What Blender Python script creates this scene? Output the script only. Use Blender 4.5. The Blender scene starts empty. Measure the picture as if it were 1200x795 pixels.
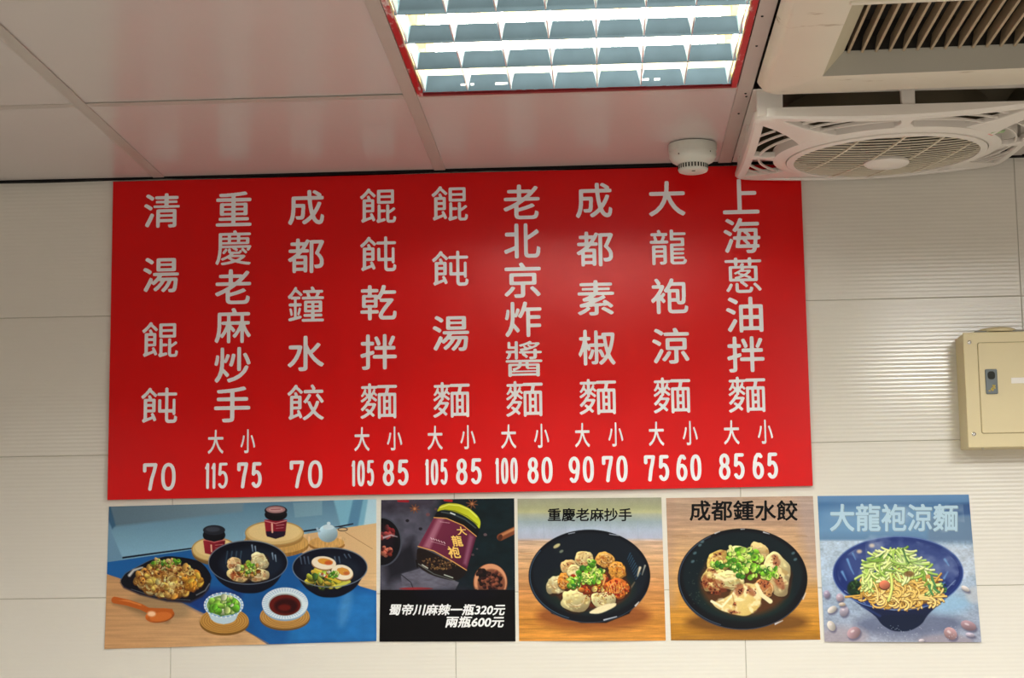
import bpy, bmesh, math, random
import numpy as np
from mathutils import Vector, Matrix

PI = math.pi
S = bpy.context.scene
C = S.collection
Z0 = 1.45            # height of the wall frame's zero (a tile joint) above the floor

# ------------------------------------------------------------------ camera
cd = bpy.data.cameras.new('camera')
cam = bpy.data.objects.new('camera', cd)
C.objects.link(cam)
cd.sensor_width = 36.0
cd.lens = 2106.42 / 1200 * 36
cd.clip_start = 0.05
fw = Vector((-0.05039, 0.98899, 0.13915)).normalized()
PITCH, YAW, ROLL = 0.1396, 0.0509, -0.0139
cp, sp, cy_, sy_ = math.cos(PITCH), math.sin(PITCH), math.cos(YAW), math.sin(YAW)
fw = Vector((-sy_ * cp, cy_ * cp, sp))
r0 = Vector((cy_, sy_, 0)); u0 = r0.cross(fw)
rt = r0 * math.cos(ROLL) + u0 * math.sin(ROLL)
up = u0 * math.cos(ROLL) - r0 * math.sin(ROLL)
cam.matrix_world = Matrix(((rt.x, up.x, -fw.x, 0.9193), (rt.y, up.y, -fw.y, -3.7833),
                           (rt.z, up.z, -fw.z, 0.0013 + Z0), (0, 0, 0, 1)))
S.camera = cam

# ------------------------------------------------------------------ world, lights, exposure
W = bpy.data.worlds.new('world'); S.world = W; W.use_nodes = True
W.node_tree.nodes['Background'].inputs[0].default_value = (0.9, 0.95, 1.0, 1)
W.node_tree.nodes['Background'].inputs[1].default_value = 0.15
S.view_settings.view_transform = 'Standard'
S.view_settings.look = 'None'
S.view_settings.gamma = 1
S.view_settings.exposure = 0.12
S.view_settings.use_curve_mapping = False
S.cycles.use_denoising = True
S.cycles.max_bounces = 10
S.cycles.diffuse_bounces = 5
S.cycles.glossy_bounces = 5

ZC = 0.9025          # ceiling, in the wall frame
GX = [-0.035 + 0.612 * k for k in range(-4, 9)]    # ceiling rails
GY = [-0.6 * k for k in range(0, 13)]


def troffer_light(x, y, e, spread=160, col=(1.0, 0.985, 0.945)):
    l = bpy.data.lights.new('ceiling_light', 'AREA')
    l.shape = 'SQUARE'; l.size = 0.55; l.energy = e; l.color = col
    l.spread = math.radians(spread)
    o = bpy.data.objects.new('ceiling_light', l); C.objects.link(o)
    o.location = (x, y, ZC + Z0 - 0.004)


for lx, ly, le in ((0.883, -2.7, 40), (-0.95, -2.7, 28), (2.08, -2.05, 62), (0.883, -4.5, 40), (2.72, -4.5, 66),
                   (-0.95, -4.5, 20), (2.72, -6.3, 22), (0.883, -6.3, 22)):
    troffer_light(lx, ly, le, 169 if lx > 2 and ly > -5 else 160)
TUBE_EMIT = 44.0

# ------------------------------------------------------------------ materials
MATS = {}


def mat(name, col, rough=0.5, metal=0.0, spec=0.5, emit=None, es=0.0, var=0.0, vscale=8.0, bump=0.0, bscale=120.0, coat=0.0,
        stretch=None, dirt=None, dirt_scale=6.0, dirt_cut=0.62):
    if name in MATS: return MATS[name]
    m = bpy.data.materials.new(name); m.use_nodes = True
    nt = m.node_tree; b = nt.nodes['Principled BSDF']
    b.inputs['Base Color'].default_value = (*col, 1)
    b.inputs['Roughness'].default_value = rough
    b.inputs['Metallic'].default_value = metal
    b.inputs['Specular IOR Level'].default_value = spec
    b.inputs['Coat Weight'].default_value = coat
    if emit:
        b.inputs['Emission Color'].default_value = (*emit, 1)
        b.inputs['Emission Strength'].default_value = es
    tc = nt.nodes.new('ShaderNodeTexCoord'); vec = tc.outputs['Object']
    if stretch:
        mp = nt.nodes.new('ShaderNodeMapping'); mp.inputs['Scale'].default_value = stretch
        nt.links.new(vec, mp.inputs['Vector']); vec = mp.outputs['Vector']
    last = None
    if var > 0:
        n = nt.nodes.new('ShaderNodeTexNoise'); n.inputs['Scale'].default_value = vscale
        n.inputs['Detail'].default_value = 5
        nt.links.new(vec, n.inputs['Vector'])
        mx = nt.nodes.new('ShaderNodeMix'); mx.data_type = 'RGBA'
        mx.inputs[6].default_value = (*[c * (1 - var) for c in col], 1)
        mx.inputs[7].default_value = (*[min(1, c * (1 + var)) for c in col], 1)
        nt.links.new(n.outputs['Fac'], mx.inputs[0])
        last = mx.outputs[2]
    if dirt:
        n = nt.nodes.new('ShaderNodeTexNoise'); n.inputs['Scale'].default_value = dirt_scale
        n.inputs['Detail'].default_value = 8; n.inputs['Roughness'].default_value = 0.65
        nt.links.new(vec, n.inputs['Vector'])
        cr = nt.nodes.new('ShaderNodeValToRGB')
        cr.color_ramp.elements[0].position = dirt_cut; cr.color_ramp.elements[0].color = (0, 0, 0, 1)
        cr.color_ramp.elements[1].position = dirt_cut + 0.06; cr.color_ramp.elements[1].color = (1, 1, 1, 1)
        nt.links.new(n.outputs['Fac'], cr.inputs['Fac'])
        mx2 = nt.nodes.new('ShaderNodeMix'); mx2.data_type = 'RGBA'
        if last: nt.links.new(last, mx2.inputs[6])
        else: mx2.inputs[6].default_value = (*col, 1)
        mx2.inputs[7].default_value = (*dirt, 1)
        nt.links.new(cr.outputs['Color'], mx2.inputs[0])
        last = mx2.outputs[2]
    if last: nt.links.new(last, b.inputs['Base Color'])
    if bump > 0:
        n = nt.nodes.new('ShaderNodeTexNoise'); n.inputs['Scale'].default_value = bscale
        nt.links.new(tc.outputs['Object'], n.inputs['Vector'])
        bp = nt.nodes.new('ShaderNodeBump'); bp.inputs['Strength'].default_value = bump
        bp.inputs['Distance'].default_value = 0.001
        nt.links.new(n.outputs['Fac'], bp.inputs['Height'])
        nt.links.new(bp.outputs['Normal'], b.inputs['Normal'])
    MATS[name] = m
    return m


def tile_material():
    m = mat('ribbed_wall_tile', (0.75, 0.73, 0.66), 0.16, var=0.02, vscale=3)
    nt = m.node_tree; b = nt.nodes['Principled BSDF']
    tc = nt.nodes.new('ShaderNodeTexCoord')
    w = nt.nodes.new('ShaderNodeTexWave'); w.bands_direction = 'Z'
    w.inputs['Scale'].default_value = 37.4; w.inputs['Distortion'].default_value = 0.5
    w.inputs['Detail'].default_value = 2; w.inputs['Detail Scale'].default_value = 1.5
    nt.links.new(tc.outputs['Object'], w.inputs['Vector'])
    n = nt.nodes.new('ShaderNodeTexNoise'); n.inputs['Scale'].default_value = 26; n.inputs['Detail'].default_value = 2
    nt.links.new(tc.outputs['Object'], n.inputs['Vector'])
    ad = nt.nodes.new('ShaderNodeMath'); ad.operation = 'ADD'
    nt.links.new(w.outputs['Fac'], ad.inputs[0]); nt.links.new(n.outputs['Fac'], ad.inputs[1])
    bp = nt.nodes.new('ShaderNodeBump'); bp.inputs['Strength'].default_value = 0.5; bp.inputs['Distance'].default_value = 0.0003
    nt.links.new(ad.outputs[0], bp.inputs['Height']); nt.links.new(bp.outputs['Normal'], b.inputs['Normal'])
    return m


M_tile = tile_material()
M_grout = mat('grout', (0.50, 0.48, 0.41), 0.9)
M_panel = mat('ceiling_panel_white', (0.62, 0.575, 0.55), 0.22, spec=0.5, var=0.03, vscale=5, bump=0.10, bscale=60)
M_rail = mat('painted_rail', (0.50, 0.455, 0.41), 0.38, var=0.06, vscale=14, dirt=(0.3, 0.2, 0.17), dirt_scale=18, dirt_cut=0.70)
M_black = mat('matte_black', (0.004, 0.004, 0.005), 0.8, spec=.2)
M_dark = mat('dark_void', (0.03, 0.028, 0.024), 0.9)
M_wallp = mat('painted_wall', (0.50, 0.455, 0.41), 0.6)
M_floor = mat('floor_vinyl', (0.26, 0.235, 0.21), 0.45, var=0.08)
M_letter = mat('white_lettering', (0.86, 0.90, 0.95), 0.4)
M_red = mat('red_board', (0.68, 0.003, 0.004), 0.30, spec=0.26)
M_redframe = mat('red_lamp_frame', (0.50, 0.006, 0.01), 0.35, dirt=(0.75, 0.62, 0.60), dirt_scale=34, dirt_cut=0.56, stretch=(1, 0.35, 1))
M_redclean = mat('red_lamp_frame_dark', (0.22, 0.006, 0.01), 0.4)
M_mirror = mat('louver_aluminium', (0.38, 0.62, 0.78), 0.07, metal=1.0, var=0.2, vscale=26)
M_cross = mat('louver_cross_blade', (0.85, 0.88, 0.88), 0.3, metal=0.7)
M_house = mat('lamp_housing_white', (0.62, 0.58, 0.36), 0.4)
M_tube = mat('fluorescent_tube', (0.9, 0.9, 0.9), 0.3, emit=(1.0, 0.97, 0.88), es=TUBE_EMIT)
M_ac = mat('aged_cream_plastic', (0.76, 0.70, 0.58), 0.42, var=0.04, vscale=6, dirt=(0.40, 0.30, 0.17), dirt_scale=16,
           dirt_cut=0.62, stretch=(0.35, 1.6, 1))
M_acgrey = mat('grille_bezel_grey', (0.42, 0.41, 0.35), 0.5, var=0.05)
M_slat = mat('grille_slat_brown', (0.46, 0.36, 0.24), 0.6, var=0.15, vscale=30)
M_fan = mat('fan_white_plastic', (0.84, 0.80, 0.74), 0.32, var=0.02)
M_fangr = mat('fan_grille_cream', (0.70, 0.64, 0.50), 0.4)
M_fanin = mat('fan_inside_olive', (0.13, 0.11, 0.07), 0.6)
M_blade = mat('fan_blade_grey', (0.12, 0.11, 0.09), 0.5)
M_det = mat('detector_white', (0.72, 0.74, 0.67), 0.4)
M_slot = mat('detector_slot', (0.015, 0.02, 0.015), 0.7)
M_box = mat('cream_powder_coat', (0.72, 0.62, 0.36), 0.42, var=0.02)
M_latch = mat('latch_grey', (0.13, 0.16, 0.17), 0.45)
M_screw = mat('screw_steel', (0.7, 0.7, 0.68), 0.25, metal=1)
M_yellow = mat('latch_mark_yellow', (0.55, 0.42, 0.04), 0.5)
M_sticker = mat('sticker_white', (0.85, 0.82, 0.76), 0.4)
M_pink = mat('sticker_pink', (0.85, 0.28, 0.26), 0.4)
M_green = mat('sticker_green', (0.35, 0.5, 0.25), 0.4)
M_conduit = mat('conduit_grey', (0.30, 0.31, 0.27), 0.5)
M_print_black = mat('printed_black', (0.003, 0.003, 0.004), 0.5, spec=0.12)
M_print_white = mat('printed_white', (0.86, 0.88, 0.9), 0.4)
M_print_pale = mat('printed_pale_blue', (0.42, 0.62, 0.76), 0.4)
M_print_gold = mat('printed_gold', (0.85, 0.55, 0.12), 0.4)

# ------------------------------------------------------------------ helpers


class MB:
    """collects shapes in wall-frame coordinates and links them as one mesh"""
    def __init__(s): s.v = []; s.f = []

    def add(s, vs, fs):
        o = len(s.v); s.v += [tuple(p) for p in vs]; s.f += [tuple(i + o for i in f) for f in fs]; return s

    def box(s, x0, x1, y0, y1, z0, z1):
        return s.add([(x, y, z) for z in (z0, z1) for y in (y0, y1) for x in (x0, x1)],
                     [(0, 2, 3, 1), (4, 5, 7, 6), (0, 1, 5, 4), (2, 6, 7, 3), (0, 4, 6, 2), (1, 3, 7, 5)])

    def loft(s, rings, closed=True, caps=True):
        n = len(rings[0]); o = len(s.v)
        for r in rings: s.v += [tuple(p) for p in r]
        for k in range(len(rings) - 1):
            for i in range(n if closed else n - 1):
                j = (i + 1) % n
                s.f.append((o + k * n + i, o + k * n + j, o + (k + 1) * n + j, o + (k + 1) * n + i))
        if caps:
            s.f.append(tuple(o + i for i in range(n))[::-1])
            s.f.append(tuple(o + (len(rings) - 1) * n + i for i in range(n)))
        return s

    def lathe(s, cx, cy, prof, n=40, caps=True):
        """prof: list of (r, z)"""
        return s.loft([[(cx + r * math.cos(2 * PI * i / n), cy + r * math.sin(2 * PI * i / n), z) for i in range(n)]
                       for r, z in prof], True, caps)

    def bar(s, pts, w, h, fz=None):
        """bar of rectangular section w (in plan) x h (down) along pts in plan, optional height function"""
        rings = []
        for i, p in enumerate(pts):
            a = pts[max(i - 1, 0)]; b = pts[min(i + 1, len(pts) - 1)]
            dx, dy = b[0] - a[0], b[1] - a[1]; L = math.hypot(dx, dy) or 1
            nx, ny = -dy / L, dx / L
            ww = w[i] if isinstance(w, (list, tuple)) else w
            z = fz(p[0], p[1]) if fz else p[2]
            rings.append([(p[0] + nx * ww / 2, p[1] + ny * ww / 2, z), (p[0] - nx * ww / 2, p[1] - ny * ww / 2, z),
                          (p[0] - nx * ww / 2, p[1] - ny * ww / 2, z + h), (p[0] + nx * ww / 2, p[1] + ny * ww / 2, z + h)])
        return s.loft(rings)

    def tube(s, pts, r, n=8):
        rings = []
        for i, p in enumerate(pts):
            a = Vector(pts[max(i - 1, 0)]); b = Vector(pts[min(i + 1, len(pts) - 1)])
            t = (b - a).normalized(); q = t.orthogonal().normalized(); w = t.cross(q)
            rings.append([tuple(Vector(p) + q * r * math.cos(2 * PI * k / n) + w * r * math.sin(2 * PI * k / n)) for k in range(n)])
        return s.loft(rings)

    def build(s, name, m, parent=None, bevel=0.0, smooth=False, seg=2, ang=35):
        me = bpy.data.meshes.new(name)
        org = Vector(parent.matrix_basis.translation) if parent is not None else Vector((0, 0, 0))
        pp = parent.parent if parent is not None else None
        while pp is not None:
            org += pp.matrix_basis.translation; pp = pp.parent
        me.from_pydata([(x - org.x, y - org.y, z + Z0 - org.z) for x, y, z in s.v], [], s.f)
        bm = bmesh.new(); bm.from_mesh(me)
        bmesh.ops.recalc_face_normals(bm, faces=bm.faces)
        if bevel > 0:
            es = [e for e in bm.edges if e.is_manifold and e.calc_face_angle(0) > math.radians(ang)]
            bmesh.ops.bevel(bm, geom=es, offset=bevel, segments=seg, profile=0.5, affect='EDGES', clamp_overlap=True)
        bm.to_mesh(me); bm.free()
        me.materials.append(m)
        o = bpy.data.objects.new(name, me); C.objects.link(o)
        if parent is not None: o.parent = parent
        if smooth:
            me.shade_smooth()
            try: me.set_sharp_from_angle(angle=math.radians(40))
            except Exception: pass
        return o


def thing(name, label, cat, loc, group=None):
    o = bpy.data.objects.new(name, None); C.objects.link(o)
    o.location = (loc[0], loc[1], loc[2] + Z0); o.empty_display_size = 0.05
    o['label'] = label; o['category'] = cat
    if group: o['group'] = group
    return o


def struct(o): o['kind'] = 'structure'; return o


def shared(name, src, parent, loc):
    c = src.copy(); c.name = name; C.objects.link(c); c.parent = parent; c.location = loc
    return c


# ------------------------------------------------------------------ room shell
XL, XR, YB, ZF = -2.6, 4.4, -7.3, -Z0
struct(MB().box(XL - .1, XR + .1, YB - .1, .14, ZF - .1, ZF).build('floor', M_floor))
struct(MB().box(XL - .1, XL, YB, .14, ZF, ZC + .35).build('wall_left', M_wallp))
struct(MB().box(XR, XR + .1, YB, .14, ZF, ZC + .35).build('wall_right', M_wallp))
struct(MB().box(XL, XR, YB - .1, YB, ZF, ZC + .35).build('wall_back', M_wallp))
wallf = struct(MB().box(XL, XR, .0020, .14, ZF, ZC + .35).build('wall_front', M_grout))

# wall tiles: 0.6 x 0.301, straight joints
TH = 0.3012
J = 0.0007
t0 = None
for r in range(-4, 3):
    for c in range(-4, 7):
        if t0 is None:
            t0 = MB().box(J, 0.6 - J, 0, 0.006, J - Z0, TH - J - Z0).build('tile', M_tile, wallf, bevel=0.0007, seg=1)
            t0.location = (0.6 * c, 0, r * TH + Z0)
        else:
            shared('tile', t0, wallf, (0.6 * c, 0, r * TH + Z0))
rw = [0.0, 0.0, 0.0]
tt = None
for c in range(-4, 7):     # last course is cut under the ceiling
    if tt is None:
        tt = MB().box(J, 0.6 - J, 0, 0.006, J - Z0, TH + 0.02 - Z0).build('tile', M_tile, wallf, bevel=0.0007, seg=1)
        tt.location = (0.6 * c, 0, 3 * TH - 0.0 + Z0)
    else:
        shared('tile', tt, wallf, (0.6 * c, 0, 3 * TH + Z0))

# ceiling: slab above, panels and rails hang below
ceil = struct(MB().box(XL, XR, YB, .14, ZC + .28, ZC + .35).build('ceiling', M_dark))
p0 = None
CELLW, CELLD = 0.612, 0.6
skip_x = {}


def cell_x(k): return GX[k], GX[k + 1]


for i in range(len(GX) - 1):
    x0, x1 = GX[i], GX[i + 1]
    for j in range(len(GY) - 1):
        y1, y0 = GY[j], GY[j + 1]
        xm, ym = (x0 + x1) / 2, (y0 + y1) / 2
        if abs(xm - 0.883) < .1 and j == 1: continue                 # louvred lamp
        if 1.1 < x0 < 1.3 and j == 0: continue                       # fan cell
        if 1.1 < x0 < 2.0 and 1 <= j <= 2: continue                  # air conditioner
        if p0 is None:
            p0 = MB().box(0.002, 0.610, -0.598, -0.002, ZC - Z0 + 0.0012, ZC - Z0 + 0.012).build('ceiling_panel', M_panel, ceil, bevel=0.001, seg=1)
            p0.location = (x0, y1, Z0)
        else:
            c = shared('ceiling_panel', p0, ceil, (x0, y1, Z0 + 0.0004 * math.sin(i * 3.1 + j * 1.7)))
            c.rotation_euler = (0.0009 * math.sin(i * 2.3 + j), 0.0009 * math.cos(i * 1.9 + j * 2.1), 0)
# main rails (towards the wall) and cross rails
for i, x in enumerate(GX):
    w0, w1 = x - 0.0122, x + 0.0122
    if abs(x - 1.189) < .01: w0, w1 = 1.1735, 1.2015
    for ra, rb in (((YB, -1.5685), (-0.6105, -0.017)) if abs(x - 1.801) < .01 else ((YB, -0.017),)):
        m = MB().box(w0, w1, ra, rb, ZC - 0.0012, ZC + 0.0010)
        m.box(x - .0015, x + .0015, ra, rb, ZC + 0.0010, ZC + 0.036)
        m.build('ceiling_rail', M_rail, ceil, bevel=0.0005, seg=1)
MB().box(2.1560, 2.4010, -1.799, -.6115, ZC + .0012, ZC + .012).build('ceiling_panel', M_panel, ceil)
MB().box(1.2025, 2.1540, -1.799, -1.5700, ZC + .0012, ZC + .012).build('ceiling_panel', M_panel, ceil)
for j, y in enumerate(GY[1:], 1):
    for i in range(len(GX) - 1):
        xa, xb = GX[i] + 0.0124, GX[i + 1] - 0.0124
        if 1.1 < GX[i] < 2.0 and j == 2: continue
        if abs(GX[i] - 1.189) < .01 and j == 1: continue
        if abs(GX[i + 1] - 1.189) < .01: xb = 1.1733
        if abs(GX[i] - 1.189) < .01: xa = 1.2017
        m = MB().box(xa, xb, y - 0.010, y + 0.012, ZC - 0.0006, ZC + 0.0008)
        m.box(xa, xb, y - .0015, y + .0015, ZC + .0008, ZC + .03)
        m.build('cross_rail', M_rail, ceil)
for sx_, sy_2 in ((1.1870, -.852), (1.1830, -1.010), (1.1905, -.560), (1.1935, -.540), (1.1880, -.420)):     # dark screws along the rail beside the lamp
    MB().lathe(sx_, sy_2, [(.0022, ZC - .0010), (.0022, ZC - .0022), (.0010, ZC - .0030)], 10).build('rail_screw', M_black, ceil)
# wall angle: black strips stand in for the shadow gap between wall and ceiling
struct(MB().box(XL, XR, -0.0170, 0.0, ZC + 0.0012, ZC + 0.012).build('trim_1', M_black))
gap_strip = MB(); rnd = random.Random(3)
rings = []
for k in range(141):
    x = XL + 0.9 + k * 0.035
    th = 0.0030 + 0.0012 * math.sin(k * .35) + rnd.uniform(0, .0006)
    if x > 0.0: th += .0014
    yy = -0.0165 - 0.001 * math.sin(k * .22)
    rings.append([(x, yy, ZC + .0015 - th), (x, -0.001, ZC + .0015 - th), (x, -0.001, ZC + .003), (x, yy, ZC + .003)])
gap_strip.loft(rings)
struct(gap_strip.build('trim_2', M_black))

# ------------------------------------------------------------------ lettering: outlines from Blender's own font, thickened and rounded
_txt = bpy.data.curves.new('glyph_source', 'FONT')
_txt.resolution_u = 4
_txto = bpy.data.objects.new('glyph_source', _txt)


def raster_text(s, N):
    _txt.body = s; _txt.size = 1.0
    C.objects.link(_txto)
    dg = bpy.context.evaluated_depsgraph_get(); dg.update()
    ev = _txto.evaluated_get(dg); me = ev.to_mesh()
    me.calc_loop_triangles()
    V = np.array([v.co[:2] for v in me.vertices]); T = [tuple(t.vertices) for t in me.loop_triangles]
    ev.to_mesh_clear(); C.objects.unlink(_txto)
    pad = 14
    mn = V.min(0); P = (V - mn) * N + pad
    w, h = np.ceil(P.max(0)).astype(int) + pad
    img = np.zeros((h, w), bool)
    for a, b, c in T:
        A, B, D = P[a], P[b], P[c]
        x0, y0 = np.floor(np.minimum(np.minimum(A, B), D)).astype(int); x1, y1 = np.ceil(np.maximum(np.maximum(A, B), D)).astype(int)
        X, Y = np.meshgrid(np.arange(x0, x1 + 1) + .5, np.arange(y0, y1 + 1) + .5)
        e = lambda p, q: (q[0] - p[0]) * (Y - p[1]) - (q[1] - p[1]) * (X - p[0])
        e1, e2, e3 = e(A, B), e(B, D), e(D, A)
        ins = ((e1 >= 0) & (e2 >= 0) & (e3 >= 0)) | ((e1 <= 0) & (e2 <= 0) & (e3 <= 0))
        img[y0:y1 + 1, x0:x1 + 1] |= ins
    return img


def dil(img, r):
    out = img.copy(); R = int(math.ceil(r))
    for dy in range(-R, R + 1):
        for dx in range(-R, R + 1):
            if dx * dx + dy * dy <= r * r + .3: out |= np.roll(np.roll(img, dy, 0), dx, 1)
    return out


def ero(img, r): return ~dil(~img, r)


def blur(a, s):
    a = a.astype(float); R = int(3 * s) + 1; k = np.exp(-np.arange(-R, R + 1) ** 2 / (2 * s * s)); k /= k.sum()
    out = np.zeros_like(a)
    for i, d in enumerate(range(-R, R + 1)): out += k[i] * np.roll(a, d, 0)
    o2 = np.zeros_like(a)
    for i, d in enumerate(range(-R, R + 1)): o2 += k[i] * np.roll(out, d, 1)
    return o2


def contours(F, iso):
    """marching squares -> closed loops of (x, y) with inside on one side"""
    G = F - iso; ins = G > 0; h, w = G.shape
    code = ins[:-1, :-1] * 1 + ins[:-1, 1:] * 2 + ins[1:, 1:] * 4 + ins[1:, :-1] * 8
    ys, xs = np.nonzero((code > 0) & (code < 15))
    seg = {1: [(3, 0)], 2: [(0, 1)], 3: [(3, 1)], 4: [(1, 2)], 5: [(3, 0), (1, 2)], 6: [(0, 2)], 7: [(3, 2)], 8: [(2, 3)],
           9: [(2, 0)], 10: [(0, 1), (2, 3)], 11: [(2, 1)], 12: [(1, 3)], 13: [(1, 0)], 14: [(0, 3)]}

    def key(x, y, e):
        return ((x, y, 0), (x + 1, y, 1), (x, y + 1, 0), (x, y, 1))[e]

    nxt = {}
    for y, x in zip(ys.tolist(), xs.tolist()):
        for a, b in seg[int(code[y, x])]:
            nxt[key(x, y, a)] = key(x, y, b)
    loops = []
    while nxt:
        k0, k = next(iter(nxt.items())); del nxt[k0]; L = [k0]
        while k != k0 and k in nxt:
            L.append(k); k = nxt.pop(k)
        pts = []
        for x, y, o in L:
            if o == 0: a, b = G[y, x], G[y, x + 1]; pts.append((x + a / (a - b), y))
            else: a, b = G[y, x], G[y + 1, x]; pts.append((x, y + a / (a - b)))
        if len(pts) > 8: loops.append(np.array(pts, float))
    return loops


def simplify(P, tol):
    n = len(P); keep = np.zeros(n, bool); far = int(np.argmax(((P - P[0]) ** 2).sum(1))); keep[[0, far]] = True
    Q = np.vstack([P, P[:1]]); st = [(0, far), (far, n)]
    while st:
        a, b = st.pop()
        if b - a < 2: continue
        A, B = Q[a], Q[b]; d = B - A; L = math.hypot(*d) or 1e-9
        R = Q[a + 1:b] - A; dist = np.abs(R[:, 0] * d[1] - R[:, 1] * d[0]) / L
        k = int(np.argmax(dist))
        if dist[k] > tol: m = a + 1 + k; keep[m % n] = True; st += [(a, m), (m, b)]
    return P[keep]


_gc = {}


def norm_loops(loops, tol=0.14):
    A = np.vstack(loops); mn, mx = A.min(0), A.max(0); c, s = (mn + mx) / 2, (mx - mn)
    return [(simplify(l, tol) - c) / s for l in loops], s[0] / s[1]


def glyph(s, fat=2.6, rnd_=4.5, soft=1.3, N=150, shear=0.0):
    k = (s, fat, rnd_, soft, N)
    if k not in _gc:
        im = raster_text(s, N)
        if fat > 0: im = dil(im, fat)
        if rnd_ > 0: im = dil(ero(im, rnd_), rnd_) | ero(im, 1.0)
        _gc[k] = norm_loops(contours(blur(im, soft), 0.5))
    return _gc[k]


def ell(cx, cy, rx, ry, a0, a1, n=26, p=1.0):
    out = []
    for i in range(n + 1):
        a = math.radians(a0 + (a1 - a0) * i / n); c, s = math.cos(a), math.sin(a)
        out.append((cx + rx * math.copysign(abs(c) ** p, c), cy + ry * math.copysign(abs(s) ** p, s)))
    return out


DIG = {'0': (1.0, [ell(.5, .5, .5, .5, 0, 360, 40, .86)]),
       '1': (0.22, [[(0.0, .84), (.42, .90), (.8, 1.0), (.8, 0)]]),
       '5': (1.0, [[(.92, 1), (.17, 1), (.08, .56)] + ell(.46, .33, .50, .32, 135, -140, 26)]),
       '6': (1.0, [ell(.5, .30, .5, .30, 0, 360, 34), [(.86, .92), (.70, 1.0), (.46, 1.0), (.22, .88), (.07, .66), (0, .42), (0, .3)]]),
       '7': (1.0, [[(0, .76), (0, 1), (1, 1), (.86, .72), (.66, .42), (.50, 0)]]),
       '8': (1.0, [ell(.5, .77, .42, .23, 0, 360, 30), ell(.5, .27, .5, .27, 0, 360, 34)]),
       '9': (1.0, [ell(.5, .70, .5, .30, 0, 360, 34), [(.10, .08), (.28, 0), (.54, 0), (.78, .12), (.93, .34), (1, .58), (1, .7)]])}


def number(s, w, h, t=0.0074):
    k = ('n', s, w, h)
    if k in _gc: return _gc[k]
    gap = 0.0040 if len(s) == 3 else 0.0062
    if len(s) == 3: t *= 0.80
    if len(s) == 2 and w > .065: gap = .0085
    tot = sum(DIG[c][0] for c in s)
    dw = (w - gap * (len(s) - 1) - t * len(s)) / tot
    px = 0.00034; nx, ny = int(w / px) + 16, int(h / px) + 16
    X, Y = np.meshgrid((np.arange(nx) - 8) * px, (np.arange(ny) - 8) * px)
    D = np.full(X.shape, 1e9); x = 0.0
    for c in s:
        ww, lines = DIG[c]
        for L in lines:
            P = [(x + t / 2 + a * ww * dw, t / 2 + b * (h - t)) for a, b in L]
            for (ax, ay), (bx, by) in zip(P, P[1:]):
                dx, dy = bx - ax, by - ay; q = dx * dx + dy * dy or 1e-12
                u = np.clip(((X - ax) * dx + (Y - ay) * dy) / q, 0, 1)
                D = np.minimum(D, np.hypot(X - ax - u * dx, Y - ay - u * dy))
        x += ww * dw + t + gap
    _gc[k] = norm_loops(contours(t / 2 - D, 0.0), 0.12)
    return _gc[k]


def letter_mesh(name, items, m, parent, y, place=None, thick=0.0002, label=None):
    """items: (loops, cx, cz, w, h, shear) ; fills the outlines and stands them on the plane y"""
    cu = bpy.data.curves.new(name, 'CURVE'); cu.dimensions = '2D'; cu.fill_mode = 'BOTH'; cu.extrude = thick
    for loops, cx, cz, w, h, sh in items:
        for L in loops:
            sp_ = cu.splines.new('POLY'); sp_.points.add(len(L) - 1); sp_.use_cyclic_u = True
            px = cx + L[:, 0] * w + L[:, 1] * h * sh; pz = cz + L[:, 1] * h
            if place is not None: px, pz = place(px, pz)
            co = np.zeros((len(L), 4)); co[:, 0] = px; co[:, 1] = pz; co[:, 3] = 1
            sp_.points.foreach_set('co', co.ravel())
    tmp = bpy.data.objects.new(name + '_curve', cu); C.objects.link(tmp)
    dg = bpy.context.evaluated_depsgraph_get(); dg.update()
    me = bpy.data.meshes.new_from_object(tmp.evaluated_get(dg))
    bpy.data.objects.remove(tmp); bpy.data.curves.remove(cu)
    n = len(me.vertices); co = np.zeros(n * 3); me.vertices.foreach_get('co', co); co = co.reshape(-1, 3)
    org = parent.location
    out = np.stack([co[:, 0] - org.x, y - co[:, 2] - org.y, co[:, 1] + Z0 - org.z], 1)
    me.vertices.foreach_set('co', out.ravel()); me.update()
    me.materials.clear(); me.materials.append(m); me.name = name
    o = bpy.data.objects.new(name, me); C.objects.link(o); o.parent = parent
    if label: o['label'] = label
    return o


# ------------------------------------------------------------------ red menu board
board = thing('menu_board', 'large red menu board with white lettering fixed under the ceiling', 'menu board', (0.606, 0, 0.207))
pm = MB()
pm.add([(-.1375, -.0035, .2055), (1.3495, -.0035, .2105), (1.3485, -.0035, .8965), (-.137, -.0035, .8965),
        (-.1375, -.0095, .2055), (1.3495, -.0095, .2105), (1.3485, -.0095, .8965), (-.137, -.0095, .8965)],
       [(0, 1, 2, 3), (4, 7, 6, 5), (0, 4, 5, 1), (1, 5, 6, 2), (2, 6, 7, 3), (3, 7, 4, 0)])
pm.build('panel', M_red, board, bevel=0.0004, seg=1)
sp2 = MB()
for x in (.05, .6, 1.15): sp2.box(x - .02, x + .02, -.0034, -.0004, .5, .56)
sp2.build('spacer', M_black, board)['kind'] = 'stuff'
COLS = [-.0287, .1285, .2862, .4423, .5971, .7517, .9066, 1.0625, 1.2195]
NAMES = ['清湯餛飩', '重慶老麻炒手', '成都鐘水餃', '餛飩乾拌麵', '餛飩湯麵', '老北京炸醬麵', '成都素椒麵', '大龍袍涼麵', '上海蔥油拌麵']
ROWS = {4: [.8295, .6875, .547, .405], 5: [.8285, .7225, .617, .5105, .4055], 6: [.829, .7438, .6585, .574, .4893, .404]}
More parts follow.
